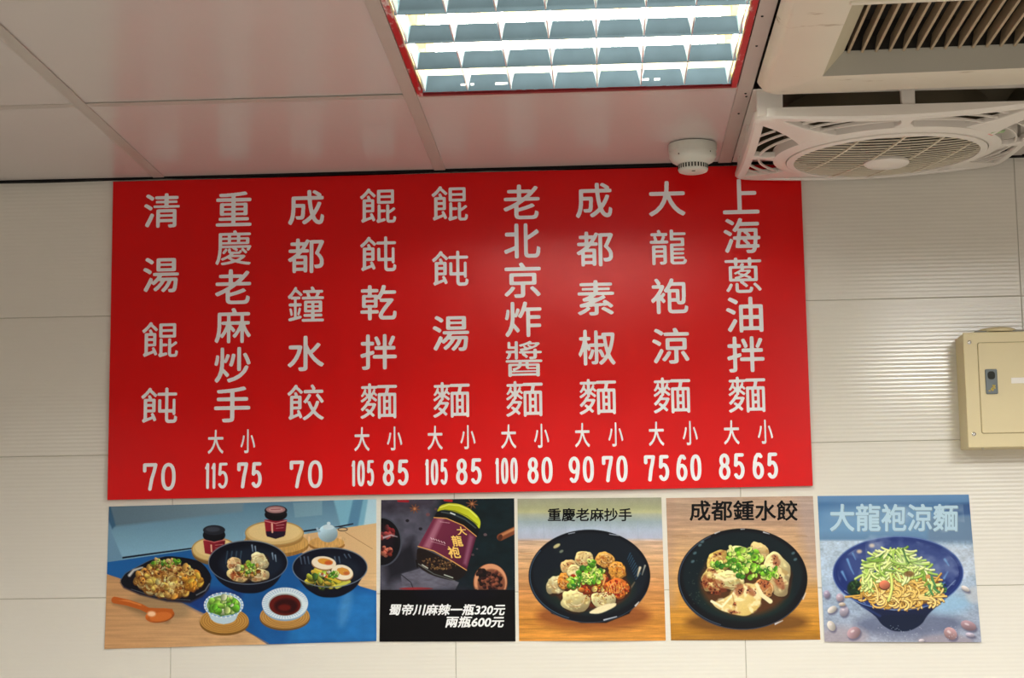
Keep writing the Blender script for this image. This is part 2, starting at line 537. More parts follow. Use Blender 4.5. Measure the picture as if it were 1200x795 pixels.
PR = [[('70', -.0266, .0702)], [('大', .0937, .0334), ('小', .1627, .0311), ('115', .0958, .0489), ('75', .1666, .0524)],
      [('70', .2873, .0698)],
      [('大', .4062, .0322), ('小', .4756, .0322), ('105', .4078, .0479), ('85', .4775, .0545)],
      [('大', .5615, .0318), ('小', .6311, .0318), ('105', .5636, .0477), ('85', .6322, .0538)],
      [('大', .7171, .0316), ('小', .7865, .0316), ('100', .7116, .0474), ('80', .7821, .0528)],
      [('大', .8723, .0310), ('小', .9424, .0310), ('90', .8688, .0527), ('70', .9389, .0535)],
      [('大', 1.0275, .0320), ('小', 1.0982, .0310), ('75', 1.0263, .0523), ('60', 1.0935, .0522)],
      [('大', 1.1845, .0322), ('小', 1.2548, .0312), ('85', 1.1826, .0533), ('65', 1.2523, .0525)]]
DENSE = set('龍麵醬蔥鐘慶饂餛飩餃')
YL = -.0097
for cx, nm, ps in zip(COLS, NAMES, PR):
    it = []
    for ch, z in zip(nm, ROWS[len(nm)]):
        L, asp = glyph(ch, fat=1.3 if ch in DENSE else 2.7, rnd_=4.2 if ch in DENSE else 6.0)
        it.append((L, cx, z, .0778, .0762, 0))
    for one in it: letter_mesh('character', [one], M_letter, board, YL)
    for p in ps:
        if p[0] in '大小':
            L, asp = glyph(p[0], fat=2.6, rnd_=5.0)
            letter_mesh('size_mark', [(L, p[1], .3252, p[2], .0510, 0)], M_letter, board, YL)
        else:
            h = .0585 if p[2] > .06 else .0550
            L, asp = number(p[0], p[2], h)
            letter_mesh('price', [(L, p[1], .2526 + (.001 if cx > 1.1 else 0), p[2], h, 0)], M_letter, board, YL)

# ------------------------------------------------------------------ printed food posters: print laid down as point colour on a fine sheet
def homog(src, dst):
    A = []; b = []
    for (x, y), (u, v) in zip(src, dst):
        A += [[x, y, 1, 0, 0, 0, -u * x, -u * y], [0, 0, 0, x, y, 1, -v * x, -v * y]]; b += [u, v]
    h = np.append(np.linalg.solve(np.array(A, float), np.array(b, float)), 1).reshape(3, 3)
    return lambda x, y: ((h[0, 0] * x + h[0, 1] * y + h[0, 2]) / (h[2, 0] * x + h[2, 1] * y + h[2, 2]),
                         (h[1, 0] * x + h[1, 1] * y + h[1, 2]) / (h[2, 0] * x + h[2, 1] * y + h[2, 2]))


def lerp_color(a, b, t): return np.array(a, float) * (1 - t[..., None]) + np.array(b, float) * t[..., None]


class Print:
    """a sheet of print; x, y are design units of the poster (y down), colours are 0..255 print values"""
    def __init__(s, wall_quad, design_quad, cell=0.0009):
        s.to_wall = homog(design_quad, wall_quad); s.to_design = homog(wall_quad, design_quad)
        (ax, az), (bx, bz), (cx, cz), (dx, dz) = wall_quad
        s.nx = int((bx - ax) / cell); s.ny = int((az - dz) / cell)
        U, V = np.meshgrid(np.linspace(0, 1, s.nx), np.linspace(0, 1, s.ny))
        s.wx = (ax * (1 - U) + bx * U) * (1 - V) + (dx * (1 - U) + cx * U) * V
        s.wz = (az * (1 - U) + bz * U) * (1 - V) + (dz * (1 - U) + cz * U) * V
        s.U, s.V = U, V
        s.X, s.Y = s.to_design(s.wx, s.wz)
        s.C = np.zeros(s.X.shape + (3,))
        s.rx, s.ry = s.X[s.ny // 2], s.Y[:, s.nx // 2]
        s.rng = np.random.RandomState(5)
        s.u = abs(s.rx[-1] - s.rx[0]) / s.nx    # design units per cell

    def win(s, x0, x1, y0, y1, pad=34):
        i = np.nonzero((s.rx > x0 - pad) & (s.rx < x1 + pad))[0]; j = np.nonzero((s.ry > y0 - pad) & (s.ry < y1 + pad))[0]
        if len(i) == 0 or len(j) == 0: return None
        return slice(j[0], j[-1] + 1), slice(i[0], i[-1] + 1)

    def put(s, w, a, col):
        col = np.array(col, float)
        s.C[w] = s.C[w] * (1 - a[..., None]) + (col if col.ndim > 1 else col[None, None]) * a[..., None]

    def noise(s, w, sx, sy=None, seed=0, oct=3):
        sy = sy or sx; X, Y = s.X[w], s.Y[w]; out = np.zeros(X.shape); amp = 1; tot = 0
        for o in range(oct):
            g = np.random.RandomState(seed * 7 + o + 1).rand(64, 64)
            x = X / sx * 2 ** o + 31.7; y = Y / sy * 2 ** o + 17.3
            xi, yi = np.floor(x).astype(int), np.floor(y).astype(int); fx, fy = x - xi, y - yi
            fx, fy = fx * fx * (3 - 2 * fx), fy * fy * (3 - 2 * fy)
            a, b = g[yi % 64, xi % 64], g[yi % 64, (xi + 1) % 64]; c, d = g[(yi + 1) % 64, xi % 64], g[(yi + 1) % 64, (xi + 1) % 64]
            out += amp * ((a * (1 - fx) + b * fx) * (1 - fy) + (c * (1 - fx) + d * fx) * fy); tot += amp; amp *= .5
        return out / tot

    def fill(s, col): s.C[:] = np.array(col, float)

    def vgrad(s, stops):
        ys = [p[0] for p in stops]
        for k in range(3): s.C[..., k] = np.interp(s.Y, ys, [p[1][k] for p in stops])

    def grain(s, box, amp, sx, sy, seed=1, mode='mul'):
        w = s.win(*box, pad=0)
        n = s.noise(w, sx, sy, seed) - .5
        X, Y = s.X[w], s.Y[w]; k = ((X > box[0]) & (X < box[1]) & (Y > box[2]) & (Y < box[3]))[..., None]
        s.C[w] = np.clip(np.where(k, s.C[w] * (1 + amp * n[..., None] * 2), s.C[w]), 0, 255)

    def ellipse(s, cx, cy, rx, ry, col, rot=0, soft=None, alpha=1.0, clip=None, wob=0, seed=0, shade=None):
        R = max(rx, ry); w = s.win(cx - R, cx + R, cy - R, cy + R)
        if w is None: return
        X, Y = s.X[w] - cx, s.Y[w] - cy; a = math.radians(rot)
        x = X * math.cos(a) + Y * math.sin(a); y = -X * math.sin(a) + Y * math.cos(a)
        q = np.sqrt((x / rx) ** 2 + (y / ry) ** 2)
        if wob: q = q + (s.noise(w, R * .55, R * .55, seed, 2) - .5) * wob
        g = np.sqrt((x / rx ** 2) ** 2 + (y / ry ** 2) ** 2) / np.maximum(q, 1e-6)
        d = (q - 1) / np.maximum(g, 1e-9); soft = soft or s.u * 1.3
        m = np.clip(.5 - d / soft, 0, 1) * alpha
        if clip is not None: m = m * clip(s.X[w], s.Y[w])
        c = np.array(col, float)
        if shade is not None:      # picture of a rounded thing: lighter upper left, darker edge
            t = np.clip(.5 + (-x / rx * .35 - y / ry * .6) * .8, 0, 1)
            c = lerp_color(np.array(col) * shade[0], np.minimum(np.array(col) * shade[1], 255), t)
        s.put(w, m, c)

    def ring(s, cx, cy, rx, ry, t, col, rot=0, alpha=1.0, clip=None, a0=None, a1=None, soft=None):
        w = s.win(cx - rx, cx + rx, cy - ry, cy + ry); X, Y = s.X[w] - cx, s.Y[w] - cy
        a = math.radians(rot); x = X * math.cos(a) + Y * math.sin(a); y = -X * math.sin(a) + Y * math.cos(a)
        q = np.sqrt((x / rx) ** 2 + (y / ry) ** 2); g = np.sqrt((x / rx ** 2) ** 2 + (y / ry ** 2) ** 2) / np.maximum(q, 1e-6)
        d = np.abs((q - 1) / np.maximum(g, 1e-9)) - t / 2; m = np.clip(.5 - d / (soft or s.u * 1.3), 0, 1) * alpha
        if a0 is not None:
            th = np.degrees(np.arctan2(y / ry, x / rx)) % 360; a0_, a1_ = a0 % 360, a1 % 360
            k = ((th >= a0_) & (th <= a1_)) if a0_ <= a1_ else ((th >= a0_) | (th <= a1_))
            m = m * k
        if clip is not None: m = m * clip(s.X[w], s.Y[w])
        s.put(w, m, col)

    def poly(s, pts, col, soft=None, alpha=1.0, col2=None, axis=None, clip=None, sm=0):
        P = np.array(pts, float)
        for _ in range(sm):     # corner cutting
            Q = np.roll(P, -1, 0); P = np.stack([P * .8 + Q * .2, P * .2 + Q * .8], 1).reshape(-1, 2)
        w = s.win(P[:, 0].min(), P[:, 0].max(), P[:, 1].min(), P[:, 1].max())
        X, Y = s.X[w], s.Y[w]; ins = np.zeros(X.shape, bool); D = np.full(X.shape, 1e9)
        for (ax, ay), (bx, by) in zip(P, np.roll(P, -1, 0)):
            if ay != by:
                c = ((ay > Y) != (by > Y)) & (X < (bx - ax) * (Y - ay) / (by - ay) + ax); ins ^= c
            dx, dy = bx - ax, by - ay; u = np.clip(((X - ax) * dx + (Y - ay) * dy) / (dx * dx + dy * dy + 1e-9), 0, 1)
            D = np.minimum(D, np.hypot(X - ax - u * dx, Y - ay - u * dy))
        d = np.where(ins, -D, D); m = np.clip(.5 - d / (soft or s.u * 1.3), 0, 1) * alpha
        if clip is not None: m = m * clip(X, Y)
        c = col
        if col2 is not None:
            (x0, y0), (x1, y1) = axis; L = (x1 - x0) ** 2 + (y1 - y0) ** 2
            c = lerp_color(col, col2, np.clip(((X - x0) * (x1 - x0) + (Y - y0) * (y1 - y0)) / L, 0, 1))
        s.put(w, m, c)

    def stroke(s, pts, w0, col, w1=None, soft=None, alpha=1.0, clip=None):
        w1 = w0 if w1 is None else w1; P = pts; A = np.array(P, float)
        w = s.win(A[:, 0].min(), A[:, 0].max(), A[:, 1].min(), A[:, 1].max(), pad=max(w0, w1) + 3)
        if w is None: return
        X, Y = s.X[w], s.Y[w]; D = np.full(X.shape, 1e9); n = len(P) - 1
        for k in range(n):
            (ax, ay), (bx, by) = P[k], P[k + 1]; dx, dy = bx - ax, by - ay
            u = np.clip(((X - ax) * dx + (Y - ay) * dy) / (dx * dx + dy * dy + 1e-9), 0, 1)
            ww = w0 + (w1 - w0) * (k + u) / n
            D = np.minimum(D, np.hypot(X - ax - u * dx, Y - ay - u * dy) - ww / 2)
        m = np.clip(.5 - D / (soft or s.u * 1.3), 0, 1) * alpha
        if clip is not None: m = m * clip(X, Y)
        s.put(w, m, col)

    def heap(s, cx, cy, rx, ry, n, size, cols, seed=1, aspect=(.5, 1), shade=(.55, 1.25), wob=.25, edge=None):
        r = np.random.RandomState(seed)
        for i in range(n):
            a = r.rand() * 2 * PI; q = math.sqrt(r.rand()); x = cx + rx * q * math.cos(a); y = cy + ry * q * math.sin(a)
            z = size[0] + (size[1] - size[0]) * r.rand(); k = aspect[0] + (aspect[1] - aspect[0]) * r.rand()
            c = cols[r.randint(len(cols))]; rot = r.rand() * 180
            if edge: s.ellipse(x + 1, y + z * .18, z * 1.1, z * k * 1.12, edge, rot, wob=wob, seed=i + seed, alpha=.75)
            s.ellipse(x, y, z, z * k, c, rot, wob=wob, seed=i + seed, shade=shade)

    def scallions(s, cx, cy, rx, ry, n, size, seed=3):
        r = np.random.RandomState(seed)
        for i in range(n):
            a = r.rand() * 2 * PI; q = math.sqrt(r.rand()); x = cx + rx * q * math.cos(a); y = cy + ry * q * math.sin(a)
            z = size * (.7 + .6 * r.rand()); c = [(70, 140, 30), (120, 185, 45), (165, 210, 80), (40, 110, 35), (195, 220, 120)][r.randint(5)]
            rot = r.rand() * 180; k = .5 + .4 * r.rand()
            s.ellipse(x + 1, y + 2, z * 1.1, z * k * 1.15, (60, 80, 20), rot, alpha=.6)
            s.ellipse(x, y, z, z * k, c, rot, shade=(.75, 1.25))
            if r.rand() < .55: s.ellipse(x, y, z * .42, z * k * .38, (215, 230, 150) if r.rand() < .5 else (70, 110, 30), rot, alpha=.9)

    def mottle(s, cx, cy, rx, ry, rot, dark, light, scale, amt=.6, seed=1):
        """uneven colour inside an ellipse"""
        R = max(rx, ry); w = s.win(cx - R, cx + R, cy - R, cy + R, pad=4)
        if w is None: return
        X, Y = s.X[w] - cx, s.Y[w] - cy; a = math.radians(rot)
        x = X * math.cos(a) + Y * math.sin(a); y = -X * math.sin(a) + Y * math.cos(a)
        q = np.sqrt((x / rx) ** 2 + (y / ry) ** 2); m = np.clip((1 - q) * 6, 0, 1)
        n = s.noise(w, scale, scale * .8, seed, 3); n2 = s.noise(w, scale * .5, scale * .5, seed + 3, 2)
        s.put(w, m * np.clip((.47 - n) * 7, 0, 1) * amt, dark); s.put(w, m * np.clip((n2 - .55) * 7, 0, 1) * amt, light)

    def dumpling(s, cx, cy, rx, ry, rot=0, col=(228, 208, 150), seed=1, sauce=0.0, sc=(150, 60, 25)):
        r = np.random.RandomState(seed)
        s.ellipse(cx + 3, cy + 6, rx * 1.06, ry * 1.06, (50, 28, 16), rot, alpha=.75, soft=8, wob=.3, seed=seed)
        s.ellipse(cx, cy, rx, ry, col, rot, wob=.45, seed=seed, shade=(.60, 1.2))
        dk = tuple(c * k for c, k in zip(col, (.78, .70, .55))); lt = tuple(min(255, c * 1.16 + 8) for c in col)
        s.mottle(cx, cy, rx * .98, ry * .98, rot, dk, lt, max(rx, ry) * .55, .6, seed)
        a = math.radians(rot)
        for k in range(4):        # folds of the skin
            t0_ = r.rand() * 2 * PI; rr_ = .35 + .4 * r.rand(); q = []
            for u in range(6):
                t = t0_ + u * (.22 + .1 * r.rand()); x = rx * rr_ * math.cos(t) + rx * .12 * (k - 1.5); y = ry * rr_ * math.sin(t)
                q.append((cx + x * math.cos(a) - y * math.sin(a), cy + x * math.sin(a) + y * math.cos(a)))
            s.stroke(q, 5, (150, 100, 50), 2, alpha=.5, soft=4)
            s.stroke([(x + 3, y - 4) for x, y in q], 4, (252, 240, 205), 1.5, alpha=.6, soft=4)
        if sauce > 0:
            s.mottle(cx, cy + ry * .2, rx * .9, ry * .8, rot, sc, col, max(rx, ry) * .4, min(1, sauce), seed + 9)
            for k in range(int(14 * sauce)):
                x = cx + rx * (r.rand() - .5) * 1.5; y = cy + ry * (r.rand() - .5) * 1.4
                s.ellipse(x, y, 2 + 3 * r.rand(), 2 + 2 * r.rand(), [c * .6 for c in sc], r.rand() * 180, wob=.5, seed=k + seed, alpha=.85)

    def noodle(s, x, y, L, ang, w, col, bend=1.0, seed=0, dark=(95, 60, 25)):
        r = np.random.RandomState(seed); pts = [(x, y)]; k = (r.rand() - .5) * bend
        for i in range(7):
            ang += k; x += math.cos(ang) * L / 7; y += math.sin(ang) * L / 7 * .75; pts.append((x, y))
        s.stroke([(a + 1, b + w * .35) for a, b in pts], w * 1.2, dark, alpha=.75)
        s.stroke(pts, w, col)
        s.stroke([(a - .5, b - w * .18) for a, b in pts], w * .35, [min(255, c * 1.2) for c in col], alpha=.8)

    def sheet(s, root, curl, rough=0.38):
        n = s.nx * s.ny
        lift = .0010 + curl(s.U, s.V)
        org = root.location
        co = np.stack([s.wx - org.x, -lift - org.y, s.wz + Z0 - org.z], -1).reshape(-1, 3)
        me = bpy.data.meshes.new('printed_sheet')
        I = np.arange(n).reshape(s.ny, s.nx)
        q = np.stack([I[:-1, :-1], I[1:, :-1], I[1:, 1:], I[:-1, 1:]], -1).reshape(-1, 4)
        me.vertices.add(n); me.vertices.foreach_set('co', co.ravel())
        me.loops.add(q.size); me.loops.foreach_set('vertex_index', q.ravel().astype(np.int32))
        me.polygons.add(len(q)); me.polygons.foreach_set('loop_start', (np.arange(len(q)) * 4).astype(np.int32))
        me.update(calc_edges=True)
        at = me.color_attributes.new('print', 'FLOAT_COLOR', 'POINT')
        c = np.clip(s.C / 255, 0, 1); lin = np.where(c <= .04045, c / 12.92, ((c + .055) / 1.055) ** 2.4)
        at.data.foreach_set('color', np.concatenate([lin.reshape(-1, 3), np.ones((n, 1))], 1).ravel())
        m = MATS.get('poster_print')
        if m is None:
            m = bpy.data.materials.new('poster_print'); m.use_nodes = True; nt = m.node_tree; b = nt.nodes['Principled BSDF']
            a = nt.nodes.new('ShaderNodeAttribute'); a.attribute_name = 'print'
            nt.links.new(a.outputs['Color'], b.inputs['Base Color']); b.inputs['Roughness'].default_value = rough
            b.inputs['Specular IOR Level'].default_value = .15
            MATS['poster_print'] = m
        me.materials.append(m); me.shade_smooth()
        o = bpy.data.objects.new('printed_sheet', me); C.objects.link(o); o.parent = root
        # paper backing with its cut edge
        bk = MB(); e = [0] * 0
        idx = np.linspace(0, s.nx - 1, 70).astype(int); idy = np.linspace(0, s.ny - 1, 50).astype(int)
        vs = []; fs = []
        for off in (0.00018, 0.0005):
            for j in idy:
                for i in idx: vs.append((s.wx[j, i], -lift[j, i] + off, s.wz[j, i]))
        W_, H_ = len(idx), len(idy); N_ = W_ * H_
        for j in range(H_ - 1):
            for i in range(W_ - 1):
                a = j * W_ + i
                fs.append((a, a + W_, a + W_ + 1, a + 1)); fs.append((N_ + a, N_ + a + 1, N_ + a + W_ + 1, N_ + a + W_))
        per = [i for i in range(W_)] + [j * W_ + W_ - 1 for j in range(1, H_)] + [(H_ - 1) * W_ + i for i in range(W_ - 2, -1, -1)] + [j * W_ for j in range(H_ - 2, 0, -1)]
        for a, b in zip(per, per[1:] + per[:1]): fs.append((a, b, N_ + b, N_ + a))
        bk.add(vs, fs).build('paper_backing', mat('poster_paper', (.8, .8, .78), .5), root)
        s.lift = lift
        return o

    def lettering(s, root, items, m, name='lettering', extra=.0004, fat=2.6, rnd_=1.2):
        """items: text, x0, x1, y0, y1 (ink box in design units), shear"""
        it = []; ymax = 0
        for t, x0, x1, y0, y1, sh in items:
            L, a = glyph(t, fat=fat, rnd_=rnd_, N=110)
            it.append((L, (x0 + x1) / 2, -(y0 + y1) / 2, x1 - x0, y1 - y0, sh))
            w = s.win(x0, x1, y0, y1, pad=0); ymax = max(ymax, float(s.lift[w].max()))
        def place(x, y):
            u, v = s.to_wall(x, -y); return u, v
        return letter_mesh(name, it, m, root, -(ymax + extra), place=place, thick=.0001)


def poster(label, quad):
    cx = (quad[0][0] + quad[1][0]) / 2
    return thing('food_poster', label, 'poster', (cx, 0, quad[3][1]), 'food posters under the red menu board')


WOOD = (196, 150, 104)

# ---- 1: spread of dishes on a blue cloth
q1 = ((-.1361, .1917), (.4352, .1982), (.4349, -.0975), (-.1397, -.1068))
r1 = poster('wide food poster of dishes, jars and a wooden spoon on a blue cloth, leftmost', q1)
P = Print(q1, ((52, 78), (1328, 42), (1330, 720), (32, 758)))
P.vgrad([(40, (88, 128, 156)), (150, (108, 150, 178)), (300, (132, 180, 208)), (420, (120, 170, 205))])
P.poly([(30, 30), (700, 30), (690, 102), (80, 172)], (96, 122, 140), soft=14, col2=(112, 140, 158), axis=((60, 160), (690, 60)))
P.poly([(40, 60), (82, 168), (60, 190), (120, 330), (40, 345)], (110, 152, 184), soft=6)
P.poly([(40, 60), (60, 80), (84, 168), (68, 186), (40, 120)], (48, 88, 122), soft=8, alpha=.8)
P.poly([(1120, 30), (1330, 30), (1330, 170), (1160, 180)], (120, 176, 204), soft=10)
P.poly([(1220, 30), (1268, 30), (1240, 172), (1190, 172)], (84, 132, 168), soft=8)
P.poly([(930, 60), (1070, 50), (1070, 118), (940, 130)], (126, 164, 184), soft=5, alpha=.7)
P.poly([(1290, 30), (1335, 30), (1335, 165), (1268, 168)], (172, 208, 226), soft=8)
P.poly([(30, 400), (120, 352), (450, 296), (980, 210), (1330, 156), (1340, 780), (20, 780)], WOOD, soft=3, col2=(214, 180, 134), axis=((100, 700), (1300, 200)))
P.grain((30, 1340, 390, 780), .10, 160, 7, 3)
P.poly([(30, 345), (120, 332), (450, 284), (640, 262), (980, 300), (1252, 458), (1340, 484), (1340, 722), (815, 738), (702, 668), (500, 585), (300, 486), (30, 396)],
       (30, 98, 168), soft=2.5, col2=(22, 84, 150), axis=((60, 350), (700, 640)))
P.poly([(350, 510), (520, 470), (700, 470), (640, 640), (500, 584)], (24, 52, 120), soft=30, alpha=.85)
P.poly([(960, 470), (1340, 490), (1340, 722), (900, 730)], (36, 118, 190), soft=40, alpha=.7)
P.ellipse(1180, 560, 26, 90, (90, 150, 205), 12, soft=30, alpha=.5)
P.grain((480, 1340, 470, 740), .09, 60, 40, 9)
P.stroke([(120, 322), (300, 297), (450, 277)], 9, (16, 24, 44), 7)
P.stroke([(980, 196), (1060, 184)], 8, (16, 24, 44)); P.stroke([(1130, 178), (1216, 160)], 9, (24, 28, 44), 6)
P.stroke([(1180, 200), (1330, 292)], 2, (140, 100, 66)); P.stroke([(700, 668), (815, 732)], 3, (160, 120, 80))
P.ring(1168, 186, 22, 8, 4, (60, 50, 44))
P.ellipse(290, 560, 150, 60, (128, 112, 84), 8, soft=40, alpha=.5)
# trays and jars at the back
P.ellipse(555, 295, 106, 62, (120, 92, 50), soft=6); P.ellipse(555, 282, 108, 58, (212, 186, 124)); P.ellipse(555, 272, 92, 44, (224, 200, 140)); P.ring(555, 282, 106, 56, 5, (170, 136, 80))
P.ellipse(848, 262, 158, 58, (150, 108, 52)); P.ellipse(848, 250, 156, 52, (198, 154, 86)); P.grain((690, 1010, 200, 320), .15, 6, 30, 4)
P.ellipse(842, 222, 138, 52, (160, 122, 66)); P.ellipse(842, 204, 140, 58, (214, 184, 124)); P.ellipse(842, 198, 124, 46, (226, 200, 142)); P.ring(842, 204, 138, 56, 5, (176, 140, 84))
P.poly([(502, 240), (608, 240), (600, 300), (556, 312), (510, 300)], (150, 34, 48), col2=(104, 18, 34), axis=((505, 0), (605, 0)), soft=3)
P.ellipse(554, 214, 54, 34, (14, 16, 24)); P.ellipse(554, 190, 53, 24, (32, 36, 46)); P.ellipse(548, 186, 34, 12, (70, 76, 90), alpha=.7, soft=8)
P.stroke([(505, 236), (554, 248), (606, 236)], 4, (210, 110, 110)); P.stroke([(540, 262), (542, 292)], 7, (226, 176, 150)); P.stroke([(560, 262), (596, 258)], 2, (210, 150, 140)); P.stroke([(560, 276), (594, 272)], 2, (190, 120, 120))
P.poly([(794, 140), (902, 140), (894, 214), (848, 230), (802, 214)], (150, 28, 44), col2=(100, 18, 38), axis=((800, 0), (900, 0)), soft=3)
P.poly([(802, 196), (896, 196), (888, 220), (848, 232), (806, 220)], (30, 18, 40), soft=3)
P.ellipse(849, 116, 54, 30, (16, 16, 22)); P.ellipse(849, 96, 54, 24, (30, 22, 28)); P.ellipse(848, 92, 46, 17, (160, 120, 124)); P.ellipse(848, 92, 34, 10, (190, 150, 150)); P.stroke([(826, 92), (870, 90)], 3, (130, 50, 60))
P.stroke([(796, 146), (848, 158), (900, 144)], 4, (222, 150, 150)); P.stroke([(830, 160), (832, 200)], 8, (230, 180, 160)); P.stroke([(850, 168), (888, 164)], 2, (220, 160, 160)); P.stroke([(850, 182), (886, 178)], 2, (200, 130, 140))
P.ellipse(1092, 262, 86, 26, (150, 104, 48)); P.ellipse(1092, 250, 84, 28, (204, 158, 92)); P.grain((1004, 1180, 222, 290), .14, 5, 20, 8)
P.ellipse(1097, 206, 47, 42, (168, 200, 220), shade=(.72, 1.18)); P.ellipse(1100, 176, 26, 12, (196, 220, 234)); P.ellipse(1101, 158, 9, 8, (200, 222, 236)); P.stroke([(1056, 196), (1046, 182)], 12, (150, 184, 208))
# plate of fried dumplings
pl = [(106, 432), (130, 396), (246, 334), (330, 312), (420, 322), (486, 338), (520, 372), (542, 410), (530, 464), (500, 500), (440, 530), (330, 524), (200, 492), (122, 458)]
P.poly([(x, y + 8) for x, y in pl], (40, 36, 50), soft=10); P.poly(pl, (14, 16, 26), soft=3, sm=2)
P.stroke(pl[:4], 3, (80, 90, 110)); P.stroke([(150, 406), (170, 382), (212, 368)], 14, (205, 205, 200), 8, soft=8); P.stroke([(470, 500), (512, 478), (532, 446)], 5, (120, 124, 130), soft=4)
P.stroke([(128, 462), (240, 498), (340, 520), (440, 524)], 2.5, (90, 100, 116))
P.heap(335, 425, 150, 76, 230, (9, 24), [(226, 176, 84), (206, 148, 62), (236, 200, 120), (190, 120, 46), (240, 214, 150), (214, 160, 80)], 4, edge=(110, 62, 22))
P.heap(320, 352, 66, 26, 40, (8, 16), [(214, 150, 90), (140, 170, 60), (226, 176, 120), (110, 150, 50)], 7, edge=(90, 60, 24))
P.heap(335, 420, 140, 74, 170, (3, 8), [(120, 58, 22), (150, 84, 30), (240, 220, 160), (90, 46, 24)], 9)
P.heap(300, 440, 80, 46, 16, (11, 20), [(238, 214, 140), (232, 190, 90)], 12, edge=(120, 70, 26)); P.scallions(330, 345, 70, 16, 18, 8, 5)
P.mottle(335, 425, 158, 84, 0, (120, 66, 24), (246, 214, 130), 20, .55, 8)
P.heap(455, 430, 42, 40, 16, (12, 22), [(222, 150, 48), (236, 180, 70)], 14, edge=(130, 70, 20))
# spoon
P.stroke([(80, 536), (230, 580), (330, 622)], 26, (120, 92, 60), 30, soft=16, alpha=.5)
P.stroke([(80, 524), (140, 536), (205, 556), (240, 574)], 32, (186, 92, 34), 26); P.ellipse(296, 598, 70, 34, (188, 94, 34), -8, shade=(.72, 1.2)); P.stroke([(84, 518), (150, 530), (205, 548)], 8, (220, 134, 66), 5, soft=6)
P.poly([(225, 560), (356, 566), (362, 590), (250, 630)], (184, 92, 34), soft=4); P.ellipse(300, 604, 54, 22, (204, 110, 46), -8, soft=6); P.ellipse(256, 590, 20, 13, (244, 200, 160), soft=10)
# scallion bowl
P.ellipse(604, 632, 118, 62, (120, 84, 34)); P.ellipse(604, 622, 116, 60, (190, 142, 70))
for k in range(5): P.ring(604, 622, 108 - 12 * k, 54 - 7 * k, 2.5, (128, 86, 34), alpha=.8)
P.poly([(508, 548), (690, 548), (660, 612), (600, 640), (540, 616)], (176, 206, 226), soft=4); P.ellipse(600, 604, 62, 34, (186, 212, 228))
P.ellipse(600, 548, 94, 60, (226, 238, 244)); P.ring(600, 548, 88, 55, 7, (96, 152, 206), alpha=.8); P.ellipse(600, 550, 80, 48, (120, 160, 90))
for k in range(26): P.ellipse(600 + 91 * math.cos(k * 2 * PI / 26), 548 + 58 * math.sin(k * 2 * PI / 26), 4, 4, (240, 248, 250), alpha=.9)
P.heap(600, 548, 66, 40, 60, (9, 19), [(110, 190, 50), (150, 214, 80), (190, 230, 130), (214, 236, 180), (84, 160, 44)], 21, edge=(60, 110, 30))
# big dark bowl
P.poly([(528, 360), (905, 350), (850, 450), (770, 492), (680, 492), (585, 448)], (12, 16, 30), soft=4, sm=3)
P.ellipse(716, 344, 190, 106, (110, 122, 140)); P.ellipse(716, 345, 186, 102, (10, 14, 28)); P.ellipse(730, 352, 150, 78, (26, 38, 56), soft=30, alpha=.7)
for x in (618, 640, 662, 684): P.stroke([(x, 292), (x - 8, 350)], 6, (64, 92, 116), 3, soft=6, alpha=.8)
for x, y in ((735, 262), (750, 268), (832, 300), (846, 310)): P.stroke([(x, y), (x + 4, y + 30)], 7, (150, 176, 200), 3, soft=5, alpha=.9)
P.dumpling(770, 338, 44, 40, 20, (236, 218, 170), 3); P.dumpling(650, 352, 34, 32, -10, (222, 190, 140), 5, .5); P.dumpling(764, 404, 52, 32, 0, (232, 206, 156), 7, .4); P.dumpling(672, 404, 56, 34, 8, (230, 200, 140), 9, .8)
P.heap(716, 380, 54, 36, 40, (7, 15), [(190, 190, 70), (150, 170, 60), (200, 150, 80), (232, 214, 160), (130, 70, 30)], 25, edge=(80, 56, 20)); P.scallions(716, 372, 34, 22, 20, 8, 8)
P.ring(716, 344, 188, 104, 4, (92, 108, 130), alpha=.9, a0=20, a1=170)
# right bowl with eggs
P.poly([(928, 372), (1286, 372), (1230, 470), (1150, 512), (1060, 512), (985, 466)], (12, 14, 28), soft=4, sm=3)
P.ellipse(1107, 368, 180, 96, (104, 116, 134)); P.ellipse(1107, 369, 176, 92, (12, 16, 32)); P.ellipse(1110, 380, 140, 66, (26, 36, 52), soft=30, alpha=.7)
for x in (966, 984, 1002, 1130, 1150): P.stroke([(x, 318), (x + 6, 352)], 6, (120, 146, 176), 3, soft=6, alpha=.7)
for x in (1176, 1196): P.stroke([(x, 306), (x + 14, 330)], 6, (110, 134, 160), 3, soft=5, alpha=.7)
P.heap(1090, 420, 96, 36, 60, (12, 24), [(170, 180, 60), (206, 190, 60), (70, 110, 50), (190, 160, 60), (120, 150, 60)], 31, aspect=(.3, .7), edge=(40, 50, 20))
P.stroke([(1042, 382), (1150, 432)], 26, (206, 184, 52), 24); P.stroke([(1042, 376), (1150, 424)], 6, (234, 214, 90)); P.stroke([(1140, 460), (1200, 436)], 20, (200, 200, 80), 14)
P.ellipse(1078, 350, 60, 33, (150, 110, 70), 6); P.ellipse(1078, 346, 58, 31, (240, 228, 204), 6); P.ellipse(1086, 340, 36, 15, (220, 150, 50), 6, wob=.3, seed=2); P.ellipse(1100, 346, 18, 10, (200, 90, 40), soft=8)
P.ellipse(1166, 396, 54, 37, (150, 110, 70), 14); P.ellipse(1166, 391, 52, 35, (240, 230, 206), 14); P.ellipse(1172, 388, 32, 17, (214, 150, 60), 14, wob=.3, seed=4); P.ellipse(1186, 396, 14, 8, (190, 100, 50), soft=8)
P.scallions(1100, 400, 50, 20, 20, 9, 12); P.heap(1090, 400, 30, 14, 12, (5, 9), [(236, 220, 190), (200, 90, 50)], 44)
